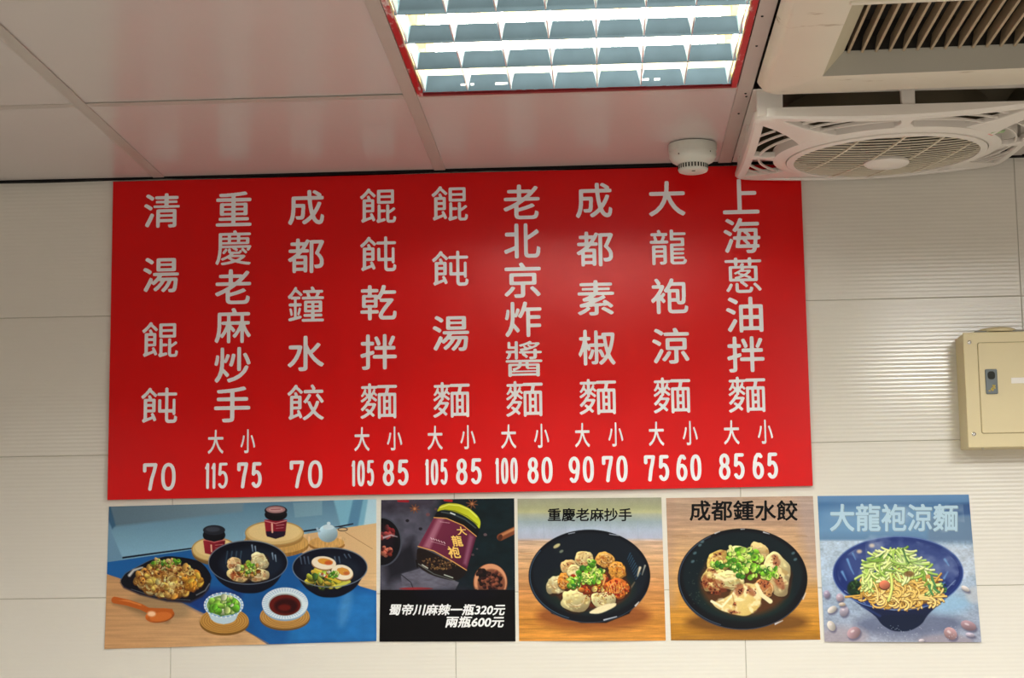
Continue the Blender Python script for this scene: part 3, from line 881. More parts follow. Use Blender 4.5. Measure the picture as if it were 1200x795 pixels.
P.ring(1107, 368, 178, 94, 4, (110, 126, 150), a0=10, a1=170, alpha=.9)
# sauce dish
P.ellipse(892, 610, 120, 60, (110, 80, 40)); P.ellipse(892, 600, 118, 60, (188, 142, 76))
for k in range(4): P.ring(892, 602, 110 - 12 * k, 54 - 7 * k, 2.5, (126, 88, 40), alpha=.8)
P.ellipse(893, 556, 106, 68, (130, 164, 196)); P.ellipse(893, 540, 110, 76, (212, 228, 238))
for k in range(48):
    a = k * 2 * PI / 48; P.stroke([(893 + 84 * math.cos(a), 542 + 58 * math.sin(a)), (893 + 106 * math.cos(a), 541 + 73 * math.sin(a))], 2.5, (110, 156, 202), alpha=.8)
P.ellipse(893, 546, 80, 54, (160, 176, 180)); P.ellipse(893, 548, 75, 50, (96, 22, 16)); P.ellipse(898, 552, 56, 36, (44, 8, 10), soft=16); P.ellipse(890, 560, 30, 16, (110, 24, 14), soft=12, alpha=.8)
P.grain((30, 1340, 30, 780), .03, 3, 3, 33)
P.sheet(r1, lambda U, V: .0030 * V ** 5 * (np.sin(U * 3 * PI - .9) ** 2) + .0012 * V ** 2 * (1 - U))

# ---- 2: sauce jar, dark
q2 = ((.4457, .1962), (.7267, .1952), (.7253, -.1016), (.4410, -.0989))
r2 = poster('dark food poster of a sauce jar with yellow lid and white price text below', q2)
P = Print(q2, ((48, 46), (684, 38), (690, 722), (40, 724)))
P.fill((78, 78, 94))
P.poly([(330, 0), (700, 0), (700, 480), (250, 480), (420, 380), (300, 120)], (16, 26, 34), soft=60)
P.poly([(480, 0), (700, 0), (700, 480), (480, 480)], (12, 28, 34), soft=80)
P.poly([(30, 20), (330, 20), (300, 80), (40, 110)], (56, 52, 66), soft=40); P.grain((30, 700, 20, 480), .22, 40, 30, 2)
P.poly([(60, 340), (200, 230), (240, 380), (80, 440)], (20, 20, 28), soft=50, alpha=.85)
P.poly([(142, 400), (236, 372), (420, 440), (400, 480), (150, 480)], (92, 92, 108), soft=4); P.stroke([(142, 402), (190, 440), (204, 478)], 4, (36, 36, 46)); P.grain((140, 420, 380, 476), .2, 30, 12, 7)
P.ellipse(215, 470, 80, 6, (150, 40, 44), soft=4, alpha=.9)
P.ellipse(52, 246, 96, 118, (70, 74, 88)); P.ellipse(50, 246, 90, 112, (12, 12, 18)); P.ellipse(40, 240, 70, 84, (26, 18, 26), soft=20)
P.heap(70, 206, 40, 30, 22, (8, 16), [(120, 30, 36), (90, 40, 44), (150, 60, 60), (60, 20, 24)], 3); P.heap(64, 290, 36, 24, 14, (8, 16), [(176, 100, 80), (140, 50, 40), (90, 30, 30)], 5)
P.stroke([(60, 226), (96, 214), (124, 222)], 10, (200, 190, 200), 4, soft=5, alpha=.8)
for cx, cy, R in ((208, 88, 24), (482, 64, 28)):
    for k in range(8): a = k * PI / 4 + .2; P.stroke([(cx, cy), (cx + R * math.cos(a), cy + R * .9 * math.sin(a))], 8, (120, 72, 44), 3)
    P.ellipse(cx, cy, 6, 6, (180, 120, 80))
P.stroke([(130, 50), (176, 52)], 12, (150, 26, 36)); P.stroke([(352, 46), (384, 50)], 12, (170, 26, 34))
for x, y, r_, c in ((173, 145, 9, (24, 22, 30)), (236, 184, 9, (26, 24, 32)), (272, 116, 10, (110, 70, 76)), (545, 212, 9, (96, 80, 84)), (310, 90, 7, (90, 60, 66)), (486, 308, 7, (80, 66, 70)), (506, 280, 5, (90, 70, 76))):
    P.ellipse(x, y, r_, r_ * .8, c, wob=.3, seed=x)
P.stroke([(618, 224), (700, 184)], 34, (120, 66, 40)); P.stroke([(620, 216), (700, 177)], 12, (184, 122, 80), soft=6); P.ellipse(617, 226, 10, 16, (70, 36, 24), 20)
# jar
P.poly([(318, 96), (520, 178), (506, 226), (300, 130)], (14, 14, 18), soft=4)
P.poly([(222, 262), (460, 382), (446, 408), (408, 436), (300, 412), (226, 370), (216, 320)], (26, 18, 18), soft=4, sm=3)
P.heap(330, 350, 96, 30, 200, (2, 5), [(110, 80, 50), (70, 44, 30), (150, 116, 70), (40, 26, 22)], 11)
P.stroke([(226, 352), (300, 400), (400, 432)], 5, (120, 130, 130), 3, soft=3, alpha=.7); P.stroke([(216, 336), (222, 366)], 8, (16, 12, 14)); P.stroke([(350, 404), (390, 418)], 5, (180, 190, 180), soft=3)
P.stroke([(244, 356), (270, 372)], 5, (190, 200, 190), soft=3)
lab = [(300, 130), (360, 134), (440, 168), (503, 220), (456, 382), (390, 340), (300, 290), (224, 268)]
P.poly(lab, (112, 40, 66), soft=2.5, col2=(84, 26, 52), axis=((270, 180), (470, 300)))
P.poly([(318, 134), (348, 134), (280, 280), (250, 270)], (170, 112, 134), soft=16, alpha=.8)
P.poly([(470, 210), (490, 222), (456, 360), (440, 350)], (150, 96, 124), soft=14, alpha=.7)
P.stroke([(300, 130), (360, 134), (440, 168), (503, 220)], 4, (232, 176, 90)); P.stroke([(224, 268), (300, 290), (390, 340), (456, 382)], 4, (232, 176, 90))
P.stroke([(330, 150), (374, 156)], 3, (200, 170, 180), alpha=.8)
P.heap(326, 246, 0, 0, 1, (1, 2), [(200, 180, 190)], 1)
for k, (x, y) in enumerate(((288, 230), (300, 233), (312, 237), (324, 241), (337, 246), (350, 250))): P.stroke([(x - 3, y - 3), (x + 3, y + 4)], 3, (230, 215, 220))
P.stroke([(286, 244), (354, 262)], 1.6, (200, 170, 180))
P.poly([(312, 104), (330, 72), (370, 60), (420, 64), (470, 86), (510, 122), (524, 150), (518, 188), (500, 160), (450, 124), (390, 98), (340, 92)], (176, 178, 28), soft=2.5, sm=3, col2=(196, 206, 40), axis=((320, 90), (520, 160)))
P.stroke([(330, 82), (370, 68), (420, 72), (468, 92), (506, 128)], 5, (226, 232, 110), soft=4); P.stroke([(350, 92), (400, 98), (460, 124), (508, 164)], 4, (110, 116, 16))
P.stroke([(336, 104), (388, 112), (450, 140), (500, 180)], 5, (90, 100, 104), soft=4, alpha=.8); P.stroke([(380, 108), (400, 116)], 6, (220, 230, 230), soft=3)
# spoon with peppercorns
cl = lambda X, Y: (Y < 474).astype(float)
P.ellipse(570, 440, 82, 90, (110, 62, 40), clip=cl); P.ellipse(570, 438, 78, 86, (206, 146, 108), clip=cl); P.ellipse(574, 446, 66, 70, (120, 70, 50), clip=cl, soft=8)
r_ = np.random.RandomState(3)
for k in range(60):
    a, q = r_.rand() * 2 * PI, math.sqrt(r_.rand()); x, y = 572 + 56 * q * math.cos(a), 430 + 48 * q * math.sin(a)
    P.ellipse(x, y, 9, 8, [(30, 16, 16), (70, 34, 28), (120, 66, 48), (44, 22, 22)][r_.randint(4)], clip=cl, shade=(.6, 1.4), wob=.3, seed=k)
P.heap(530, 396, 22, 16, 10, (8, 15), [(20, 14, 16), (40, 24, 24)], 6)
P.poly([(0, 476), (720, 476), (720, 760), (0, 760)], (4, 4, 7), soft=2)
P.ellipse(400, 500, 200, 30, (6, 6, 20), soft=30, alpha=.6)
P.sheet(r2, lambda U, V: .0012 * V ** 4)
P.lettering(r2, [('蜀帝川麻辣一瓶320元', 88, 641, 543, 598, .22), ('兩瓶600元', 357, 636, 602, 656, .22)], M_print_white, fat=3.2, rnd_=0)
for t, x, y, z in (('大', 432, 194, 38), ('龍', 412, 240, 46), ('袍', 394, 296, 46)):
    pass
P.lettering(r2, [('大', 410, 454, 174, 214, -.25), ('龍', 386, 436, 216, 268, -.25), ('袍', 368, 424, 268, 324, -.25)], M_print_gold, name='gold_lettering', fat=2.5)

# ---- 3: wontons in chilli oil
q3 = ((.7334, .1942), (1.0349, .1919), (1.0366, -.1040), (.7326, -.1011))
r3 = poster('food poster of spicy wontons in a black bowl, right of the jar poster', q3)
P = Print(q3, ((26, 40), (714, 34), (735, 719), (34, 721)))
P.vgrad([(34, (150, 152, 134)), (82, (160, 162, 130)), (104, (182, 184, 140)), (116, (168, 174, 158)), (150, (150, 168, 178)), (190, (170, 184, 206)), (228, (176, 182, 204)), (244, (196, 166, 142)),
         (330, (206, 164, 122)), (480, (200, 140, 84)), (620, (196, 132, 56)), (721, (206, 140, 60))])
P.grain((20, 740, 30, 240), .04, 30, 40, 2); P.grain((20, 740, 236, 740), .20, 130, 9, 4); P.grain((20, 740, 236, 740), .08, 40, 3, 6)
for x, y, l in ((40, 300, 60), (660, 520, 60), (690, 420, 40), (60, 640, 120), (560, 660, 140), (260, 690, 120)):
    P.stroke([(x, y), (x + l * .5, y + 3), (x + l, y + 1)], 3, (150, 90, 44), soft=4, alpha=.5)
for x in (150, 255, 345, 470, 600): P.stroke([(x, 150), (x + 4, 228)], 3, (150, 164, 188), soft=5, alpha=.6)
P.ellipse(390, 600, 270, 70, (120, 62, 30), soft=50, alpha=.75)
P.poly([(100, 470), (640, 470), (560, 590), (450, 634), (330, 634), (190, 590)], (8, 10, 16), soft=6)
P.ellipse(370, 410, 291, 222, (10, 14, 22)); P.ring(370, 409, 284, 214, 4, (70, 100, 130), alpha=.8, a0=110, a1=215, soft=4)
P.ellipse(372, 400, 272, 198, (16, 24, 34), soft=14); P.ellipse(372, 470, 214, 118, (26, 40, 34), soft=40, alpha=.9)
P.ring(370, 412, 289, 220, 3, (60, 76, 96), a0=20, a1=160, alpha=.8); P.stroke([(440, 620), (500, 604)], 7, (190, 200, 214), 4, soft=4); P.stroke([(590, 552), (606, 534)], 8, (200, 200, 200), 4, soft=4); P.stroke([(466, 210), (510, 216)], 4, (150, 160, 176), soft=3); P.stroke([(270, 208), (300, 202)], 4, (150, 160, 176), soft=3)
P.ellipse(214, 266, 18, 8, (190, 180, 130), -30, soft=6); P.ellipse(236, 292, 10, 6, (120, 130, 110), -30, soft=6)
for k in range(9): P.stroke([(566 + 6 * k, 300 + 12 * k), (552 + 5 * k, 330 + 12 * k)], 4, (70, 130, 170), 2, soft=5, alpha=.6)
P.stroke([(612, 370), (600, 410)], 12, (210, 200, 170), 4, soft=6); P.stroke([(636, 360), (622, 404)], 8, (150, 150, 140), 3, soft=5)
P.stroke([(566, 470), (586, 440)], 8, (120, 104, 80), 4, soft=6)
P.ellipse(384, 470, 176, 96, (112, 40, 18), soft=26, alpha=.8)
P.dumpling(274, 364, 44, 38, 0, (222, 186, 126), 11, .5); P.dumpling(345, 326, 46, 36, 0, (228, 196, 138), 12, .4); P.dumpling(446, 334, 50, 36, 8, (216, 160, 80), 13, .8, (150, 80, 30))
P.dumpling(502, 384, 44, 44, 20, (214, 150, 60), 14, .8, (170, 80, 24)); P.dumpling(212, 452, 44, 50, 60, (238, 218, 168), 15); P.dumpling(246, 436, 30, 40, 0, (216, 144, 56), 16, .6)
P.dumpling(500, 470, 66, 46, -10, (206, 108, 42), 17, 1.0, (150, 34, 14)); P.dumpling(438, 520, 60, 40, 0, (232, 212, 158), 18, .3); P.poly([(358, 588), (420, 552), (500, 536), (496, 556), (420, 592)], (236, 222, 180), soft=5, sm=2)
P.dumpling(304, 524, 68, 54, 10, (232, 208, 150), 19); P.dumpling(300, 390, 34, 34, 0, (230, 206, 150), 20)
P.heap(370, 440, 92, 54, 60, (6, 16), [(196, 110, 40), (150, 40, 20), (226, 190, 110), (180, 70, 24), (206, 150, 50)], 21, edge=(80, 24, 12))
P.heap(500, 470, 60, 40, 40, (3, 8), [(150, 30, 14), (226, 150, 60), (190, 60, 20)], 22); P.heap(420, 500, 80, 36, 40, (2, 5), [(150, 40, 20), (90, 30, 16), (214, 170, 90)], 23)
P.stroke([(276, 400), (300, 388), (314, 420), (308, 440)], 9, (238, 220, 170), 6); P.stroke([(430, 400), (444, 420), (436, 450)], 14, (220, 160, 90), 8)
for k in range(6): P.stroke([(452 + 14 * k, 442), (462 + 13 * k, 462 + 4 * (k % 2)), (470 + 10 * k, 492)], 3, (240, 190, 100), soft=3, alpha=.8)
P.scallions(376, 396, 66, 40, 70, 12, 24); P.scallions(345, 430, 76, 26, 30, 10, 25); P.scallions(380, 346, 16, 12, 8, 12, 26); P.scallions(290, 452, 20, 12, 6, 11, 27)
P.stroke([(356, 400), (372, 420), (392, 408)], 6, (240, 236, 150), 4); P.grain((20, 740, 30, 740), .04, 3, 3, 33)
P.sheet(r3, lambda U, V: .0032 * V ** 6 * np.sin(np.clip(U * 1.15 - .1, 0, 1) * PI))
P.lettering(r3, [('重慶老麻抄手', 171, 573, 85, 148, 0)], M_print_black, fat=2.2, rnd_=0)

# ---- 4: dumplings
q4 = ((1.0445, .1905), (1.3498, .1897), (1.3543, -.1057), (1.0473, -.1036))
r4 = poster('food poster of dumplings in a black bowl on a wooden table with big black caption', q4)
P = Print(q4, ((22, 37), (724, 27), (760, 713), (46, 717)))
P.vgrad([(27, (178, 152, 132)), (140, (182, 150, 126)), (260, (196, 158, 120)), (420, (206, 158, 96)), (560, (196, 140, 60)), (680, (186, 128, 40)), (717, (150, 104, 40))])
P.grain((10, 780, 20, 730), .16, 170, 9, 5); P.grain((10, 780, 20, 730), .09, 50, 3, 6); P.poly([(640, 30), (780, 30), (780, 440), (700, 440)], (170, 158, 164), soft=60, alpha=.45)
P.poly([(10, 20), (60, 20), (70, 560), (20, 560)], (170, 138, 120), soft=40, alpha=.4)
for x, y, l in ((50, 220, 80), (640, 220, 60), (650, 300, 80), (50, 640, 160), (520, 676, 160), (80, 700, 200), (40, 330, 30)):
    P.stroke([(x, y), (x + l * .5, y - 4), (x + l, y)], 3, (140, 100, 66), soft=4, alpha=.5)
P.ellipse(410, 630, 290, 60, (96, 60, 24), soft=50, alpha=.8)
P.ellipse(388, 424, 310, 242, (10, 12, 18)); P.ring(388, 422, 303, 234, 4, (70, 92, 120), a0=110, a1=240, soft=4, alpha=.8); P.ellipse(388, 410, 286, 212, (12, 26, 32), soft=14)
P.ellipse(400, 500, 220, 120, (20, 40, 36), soft=50, alpha=.8); P.ring(388, 426, 306, 238, 3, (80, 90, 110), a0=20, a1=160, alpha=.8)
for p, w in ((((540, 640), (580, 622)), 8), (((676, 520), (690, 490)), 6), (((256, 206), (280, 196)), 5), (((488, 200), (516, 208)), 6), (((380, 186), (400, 185)), 4)): P.stroke(p, w, (200, 204, 214), 3, soft=4)
for x, y in ((196, 246), (184, 262), (160, 300), (150, 340), (630, 300), (640, 330)): P.ellipse(x, y, 9, 6, (90, 120, 130), -30, soft=6, alpha=.8)
for k in range(40):
    r_ = np.random.RandomState(k); P.ellipse(130 + 90 * r_.rand(), 330 + 220 * r_.rand(), 3, 2.5, (60, 70, 60), alpha=.6)
P.ellipse(400, 440, 216, 160, (90, 50, 24), soft=30, alpha=.85)
P.dumpling(466, 292, 52, 44, 20, (226, 190, 130), 31, .2); P.dumpling(270, 338, 62, 50, -30, (222, 190, 104), 32, .3); P.dumpling(372, 300, 60, 34, 10, (232, 214, 150), 33)
P.dumpling(250, 424, 58, 62, 40, (230, 200, 128), 34, .9, (120, 50, 24)); P.dumpling(330, 430, 70, 46, 0, (234, 216, 150), 35, .3)
P.dumpling(552, 400, 62, 102, -14, (232, 206, 150), 36, .2); P.dumpling(486, 470, 50, 44, 30, (206, 150, 90), 37, .9, (110, 40, 24))
P.poly([(232, 524), (262, 536), (330, 500), (350, 474), (400, 440), (466, 452), (482, 492), (470, 560), (410, 604), (330, 590), (260, 562)], (236, 218, 156), soft=5, sm=3, col2=(214, 184, 104), axis=((300, 460), (420, 610)))
P.mottle(400, 522, 84, 78, 0, (212, 176, 96), (248, 236, 190), 44, .7, 5); P.mottle(310, 550, 60, 34, 20, (206, 170, 100), (246, 234, 190), 34, .6, 6)
P.stroke([(240, 530), (290, 556), (340, 500), (352, 478)], 12, (246, 236, 196), 8, soft=4); P.stroke([(456, 450), (480, 500), (520, 530)], 16, (240, 228, 180), 22, soft=4); P.stroke([(340, 500), (352, 560)], 5, (190, 150, 90), soft=6)
P.stroke([(256, 400), (300, 430), (370, 416), (386, 430)], 14, (242, 228, 176), 10, soft=4)
for x, y, a, b, ro in ((275, 452, 40, 18, 50), (250, 480, 30, 14, 40), (430, 482, 36, 16, 50), (372, 478, 22, 26, 20), (546, 336, 16, 34, -20), (562, 432, 20, 36, -30), (350, 545, 7, 9, 0), (346, 582, 26, 9, 10), (492, 446, 24, 26, 0), (206, 440, 16, 30, 0), (240, 384, 26, 8, 20), (270, 306, 30, 6, -30)):
    P.ellipse(x, y, a, b, (136, 56, 32), ro, wob=1.1, seed=int(x), soft=10, alpha=.62); P.heap(x, y, a * .8, b * .8, 10, (2, 5), [(90, 26, 20), (60, 20, 16), (190, 100, 60)], int(y))
P.stroke([(330, 270), (352, 370), (372, 404)], 18, (226, 224, 150), 12, soft=4); P.stroke([(336, 272), (352, 350)], 5, (170, 190, 90), soft=4)
P.scallions(396, 330, 84, 52, 70, 15, 34); P.scallions(440, 388, 90, 34, 46, 13, 35); P.scallions(280, 356, 44, 14, 16, 12, 36); P.scallions(520, 390, 40, 30, 14, 13, 37)
P.grain((10, 780, 20, 730), .04, 3, 3, 33)
P.sheet(r4, lambda U, V: .0020 * V ** 6 * np.sin(U * PI))
P.lettering(r4, [('成都鍾水餃', 135, 651, 48, 146, 0)], M_print_black, fat=2.5, rnd_=0)

# ---- 5: cold noodles
q5 = ((1.3592, .1896), (1.6708, .1874), (1.6812, -.1152), (1.3625, -.1104))
r5 = poster('blue food poster of cold noodles with cucumber and scattered peanuts, rightmost of the row', q5)
P = Print(q5, ((32, 27), (755, 20), (814, 726), (66, 724)))
P.vgrad([(20, (92, 138, 184)), (60, (66, 108, 156)), (110, (90, 136, 182)), (190, (104, 146, 186)), (232, (96, 132, 170)), (246, (178, 198, 218)), (400, (170, 190, 212)), (560, (150, 168, 192)), (726, (150, 156, 176))])
P.poly([(20, 10), (760, 10), (760, 60), (20, 60)], (110, 150, 196), soft=20, alpha=.5)
P.poly([(640, 70), (770, 60), (774, 120), (650, 124)], (48, 78, 126), soft=16, alpha=.75); P.poly([(560, 130), (780, 120), (784, 260), (560, 250)], (104, 130, 160), soft=20, alpha=.8)
P.poly([(560, 262), (790, 282), (790, 274), (800, 400), (700, 420)], (186, 198, 214), soft=14, alpha=.7)
P.grain((20, 830, 240, 740), .10, 40, 30, 4); P.grain((20, 830, 240, 740), .12, 8, 6, 6)
P.ellipse(330, 120, 260, 60, (150, 178, 206), soft=70, alpha=.35)
P.ellipse(470, 640, 250, 60, (84, 92, 122), soft=50, alpha=.7); P.ellipse(640, 540, 120, 50, (140, 190, 226), soft=50, alpha=.6)
P.ellipse(150, 700, 120, 50, (164, 150, 156), soft=40, alpha=.6); P.ellipse(640, 720, 130, 30, (150, 140, 150), soft=20, alpha=.7); P.ellipse(780, 500, 40, 40, (206, 206, 206), soft=20, alpha=.5)
P.poly([(112, 430), (724, 410), (690, 480), (560, 590), (530, 640), (470, 672), (390, 672), (335, 640), (310, 600), (180, 510)], (20, 32, 74), soft=4, sm=3, col2=(12, 22, 50), axis=((400, 480), (420, 660)))
P.poly([(320, 596), (556, 590), (530, 640), (470, 674), (390, 674), (336, 640)], (10, 24, 52), soft=5, sm=2); P.stroke([(240, 550), (330, 600)], 10, (40, 60, 120), soft=10, alpha=.7)
P.ellipse(417, 396, 313, 177, (32, 52, 116)); P.ring(417, 396, 311, 175, 4, (110, 140, 196), soft=3, alpha=.9); P.ellipse(417, 392, 298, 160, (26, 44, 108))
P.ellipse(417, 360, 270, 120, (60, 78, 136), soft=50, alpha=.8)
w = P.win(130, 700, 220, 420); n = P.noise(w, 60, 50, 3); n2 = np.clip((n - .42) * 3, 0, 1); X, Y = P.X[w], P.Y[w]
P.put(w, n2 * .45 * (((X - 417) / 290) ** 2 + ((Y - 392) / 155) ** 2 < 1), (150, 164, 200))
for p, w_ in ((((175, 330), (190, 370), (205, 400)), 10), (((150, 390), (170, 430)), 12), (((640, 330), (660, 360)), 10), (((636, 420), (654, 390)), 8), (((200, 300), (214, 330)), 6), (((600, 470), (640, 440)), 8)):
    P.stroke(p, w_, (110, 160, 214), 3, soft=8, alpha=.9)
for p in ((292, 264), (232, 292), (310, 300)): P.ellipse(p[0], p[1], 12, 9, (220, 200, 170), soft=10, alpha=.9)
for p, w_ in ((((640, 480), (690, 430)), 5), (((160, 480), (260, 540)), 4), (((300, 556), (400, 572)), 5), (((440, 572), (540, 560)), 5)): P.stroke(p, w_, (150, 170, 200), 3, soft=4, alpha=.8)
P.ellipse(210, 470, 36, 40, (20, 46, 30), soft=10); P.heap(212, 466, 24, 34, 26, (5, 10), [(30, 60, 34), (50, 84, 40), (20, 40, 26)], 8); P.heap(620, 466, 30, 22, 24, (5, 10), [(40, 90, 60), (70, 130, 80), (30, 60, 40)], 9)
P.ellipse(430, 470, 196, 84, (124, 84, 34), soft=8); P.ellipse(430, 500, 180, 54, (110, 74, 30), soft=8)
r_ = np.random.RandomState(9)
for k in range(230):
    a, q = r_.rand() * 2 * PI, math.sqrt(r_.rand()); x, y = 432 + 176 * q * math.cos(a), 478 + 68 * q * math.sin(a)
    if y > 545: continue
    P.noodle(x - 20, y - 6, 60 + 50 * r_.rand(), r_.rand() * 2 * PI, 8, [(216, 180, 96), (202, 160, 74), (228, 196, 120), (188, 146, 64)][r_.randint(4)], 1.3, k)
for k in range(44):
    x = 270 + 330 * r_.rand(); P.noodle(x, 500 + 36 * r_.rand() * (1 - abs(x - 435) / 220), 80, .1 - .3 * r_.rand(), 8.5, [(224, 190, 106), (232, 204, 130)][k % 2], 1.2, k + 300)
for k in range(190):
    t = r_.rand(); x = 400 + (r_.rand() - .5) * (70 + 300 * t); y = 272 + 130 * t + 14 * r_.rand(); sgn = 1 if x > 400 else -1
    ang = PI / 2 - sgn * (.25 + .9 * r_.rand()) if r_.rand() < .8 else r_.rand() * 3
    P.noodle(x, y, 50 + 46 * r_.rand(), ang, 9, [(190, 212, 120), (214, 230, 150), (160, 196, 90), (226, 238, 176), (120, 160, 64)][r_.randint(5)], .5, k + 600, dark=(84, 110, 44))
for k in range(26): P.noodle(290 - 50 * r_.rand(), 390 + 70 * r_.rand(), 50, 1.2 + .6 * r_.rand(), 9, [(190, 212, 120), (214, 230, 150)][k % 2], .4, k + 900, dark=(84, 110, 44))
for k in range(12): P.noodle(560 + 20 * r_.rand(), 400 + 60 * r_.rand(), 60, 1.0 + .6 * r_.rand(), 9, [(200, 214, 130), (70, 130, 80)][k % 2], .4, k + 950, dark=(84, 110, 44))
for p in (((440, 280), (456, 330), (470, 350)), ((370, 306), (390, 322)), ((330, 320), (350, 300))): P.stroke(p, 10, (60, 110, 50), 5, soft=3)
P.noodle(380, 400, 170, 1.3, 12, (206, 216, 120), -.3, 5, dark=(90, 100, 40)); P.noodle(300, 440, 120, 1.1, 8, (236, 206, 130), .2, 6)
P.ellipse(352, 455, 27, 23, (90, 50, 34)); P.ellipse(352, 451, 25, 21, (196, 112, 84), shade=(.75, 1.25)); P.ellipse(560, 412, 12, 10, (206, 150, 90)); P.ellipse(470, 400, 24, 14, (110, 70, 40), soft=8, alpha=.8)
for x, y, a, b, c, ro in ((205, 681, 33, 27, (164, 134, 142), -30), (666, 684, 34, 27, (170, 136, 140), 40), (752, 646, 38, 22, (156, 128, 138), 20), (158, 577, 20, 26, (168, 160, 178), 20), (138, 512, 17, 19, (176, 156, 172), 0), (76, 496, 15, 18, (158, 146, 172), 0),
                          (102, 570, 24, 15, (204, 198, 190), -30), (98, 648, 18, 26, (200, 194, 186), -30), (738, 470, 22, 11, (206, 200, 196), 30), (150, 545, 16, 9, (196, 180, 160), 0), (528, 718, 14, 8, (200, 190, 196), 0), (760, 690, 22, 10, (180, 172, 190), 10)):
    P.ellipse(x + 5, y + 9, a * 1.05, b * 1.0, (88, 86, 112), ro, soft=10, alpha=.8); P.ellipse(x, y, a, b, c, ro, shade=(.72, 1.2)); P.ellipse(x - a * .2, y - b * .3, a * .3, b * .2, (230, 220, 226), ro, soft=6, alpha=.7)
for k in range(50): P.ellipse(300 + 420 * r_.rand(), 640 + 80 * r_.rand(), 2, 1.6, (210, 220, 235), alpha=.6)
w = P.win(300, 720, 100, 330); n = P.noise(w, 70, 50, 12); P.put(w, np.clip((n - .5) * 3, 0, 1) * .28, (210, 222, 236))
P.sheet(r5, lambda U, V: .0040 * V ** 5 * (.3 + .7 * np.sin(U * PI * .9)) + .001 * V)
P.lettering(r5, [('大龍袍涼麵', 94, 706, 66, 200, 0)], mat('printed_grey_blue', (.20, .32, .42), .4), name='caption_shadow', extra=.00035, fat=3.2, rnd_=0)
P.lettering(r5, [('大龍袍涼麵', 92, 702, 64, 196, 0)], M_print_pale, fat=2.6, rnd_=0, extra=.0006)

# ------------------------------------------------------------------ louvred ceiling lamp
lamp = thing('ceiling_lamp', 'square louvred fluorescent ceiling lamp with a scratched red frame, lit', 'lamp', (.881, -.90, ZC))
lx0, lx1, ly0, ly1 = .5905, 1.1715, -1.190, -.602
FR = .0105
fz0, fz1 = ZC - .0022, ZC + .010
for nm, b in (('frame_side', (lx0, lx0 + FR, ly0, ly1)), ('frame_side', (lx1 - FR, lx1, ly0, ly1))):
    MB().box(*b, fz0, fz1).build(nm, M_redframe, lamp, bevel=.0006, seg=1)
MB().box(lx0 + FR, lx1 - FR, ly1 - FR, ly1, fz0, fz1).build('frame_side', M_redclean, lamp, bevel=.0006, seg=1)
MB().box(lx0 + FR, lx1 - FR, ly0, ly0 + FR, fz0, fz1).build('frame_side', M_redframe, lamp, bevel=.0006, seg=1)
hx0, hx1, hy0, hy1, hz = lx0 + .004, lx1 - .004, ly0 + .004, ly1 - .004, ZC + .088
h = MB()
h.box(hx0, hx1, hy0, hy1, hz, hz + .002)
h.box(hx0 - .001, hx0, hy0, hy1, ZC + .010, hz); h.box(hx1, hx1 + .001, hy0, hy1, ZC + .010, hz)
h.box(hx0, hx1, hy0 - .001, hy0, ZC + .010, hz); h.box(hx0, hx1, hy1, hy1 + .001, ZC + .010, hz)
h.build('housing', M_house, lamp)
BY = [-.6260, -.7700, -.9200, -1.0700, -1.1770]
BH = .028
xa, xb = lx0 + FR + .002, lx1 - FR - .002
for k, y in enumerate(BY):      # parabolic blades along the tubes: thin lip below, flaring upwards
    hw = [.0010, .0038, .0078, .0115] if k < 4 else [.0012, .002, .003, .0045]
    zz = [ZC - .0015, ZC + .007, ZC + .017, ZC - .0015 + BH]
    prof = [(y - w, z) for w, z in zip(hw, zz)] + [(y + w, z) for w, z in list(zip(hw, zz))[::-1]]
    MB().loft([[(xx, p, z) for p, z in prof] for xx in (xa, xb)]).build('louver_blade', M_mirror, lamp, smooth=True)
XS = [.6065 + .0782 * k for k in range(8)]
for k, x in enumerate(XS):
    hw = [.0009, .0020, .0040, .0066]
    zz = [ZC - .0005, ZC + .007, ZC + .016, ZC + BH - .003]
    if k in (0, 7): hw = [.001, .002, .003, .004]
    prof = [(x - w, z) for w, z in zip(hw, zz)] + [(x + w, z) for w, z in list(zip(hw, zz))[::-1]]
    for ya, yb in zip(BY[1:], BY[:-1]):
        MB().loft([[(p, yy, z) for p, z in prof] for yy in (ya + .003, yb - .003)]).build('cross_blade', M_cross, lamp, smooth=True)
for k, y in enumerate((-.695, -.845, -.995, -1.135)):
    MB().tube([(xa + .030, y, ZC + .055), (xb - .030, y, ZC + .055)], .0128, 14).build('fluorescent_tube', M_tube, lamp, smooth=True)
    for s in (xa + .012, xb - .030):
        MB().box(s, s + .018, y - .015, y + .015, ZC + .034, hz).build('lamp_holder', M_house, lamp, bevel=.002, seg=1)
for y in (-.770, -.920, -1.070):
    MB().box(xa + .02, xb - .02, y - .020, y + .020, ZC + .062, hz).build('ballast_cover', M_house, lamp, bevel=.004, seg=1)
for x, w in ((.672, .010), (.690, .006), (.735, .022), (1.000, .012), (1.022, .010)):
    MB().box(x, x + w, BY[0] - .0056, BY[0] - .0046, ZC + .008, ZC + .014).build('small_label', M_sticker, lamp)
MB().tube([(1.02, -.640, ZC + .050), (1.05, -.636, ZC + .040), (1.08, -.640, ZC + .050)], .0018, 6).build('wire', M_green, lamp)
MB().tube([(.66, -.640, ZC + .050), (.70, -.636, ZC + .042), (.75, -.640, ZC + .052)], .0018, 6).build('wire', M_sticker, lamp)

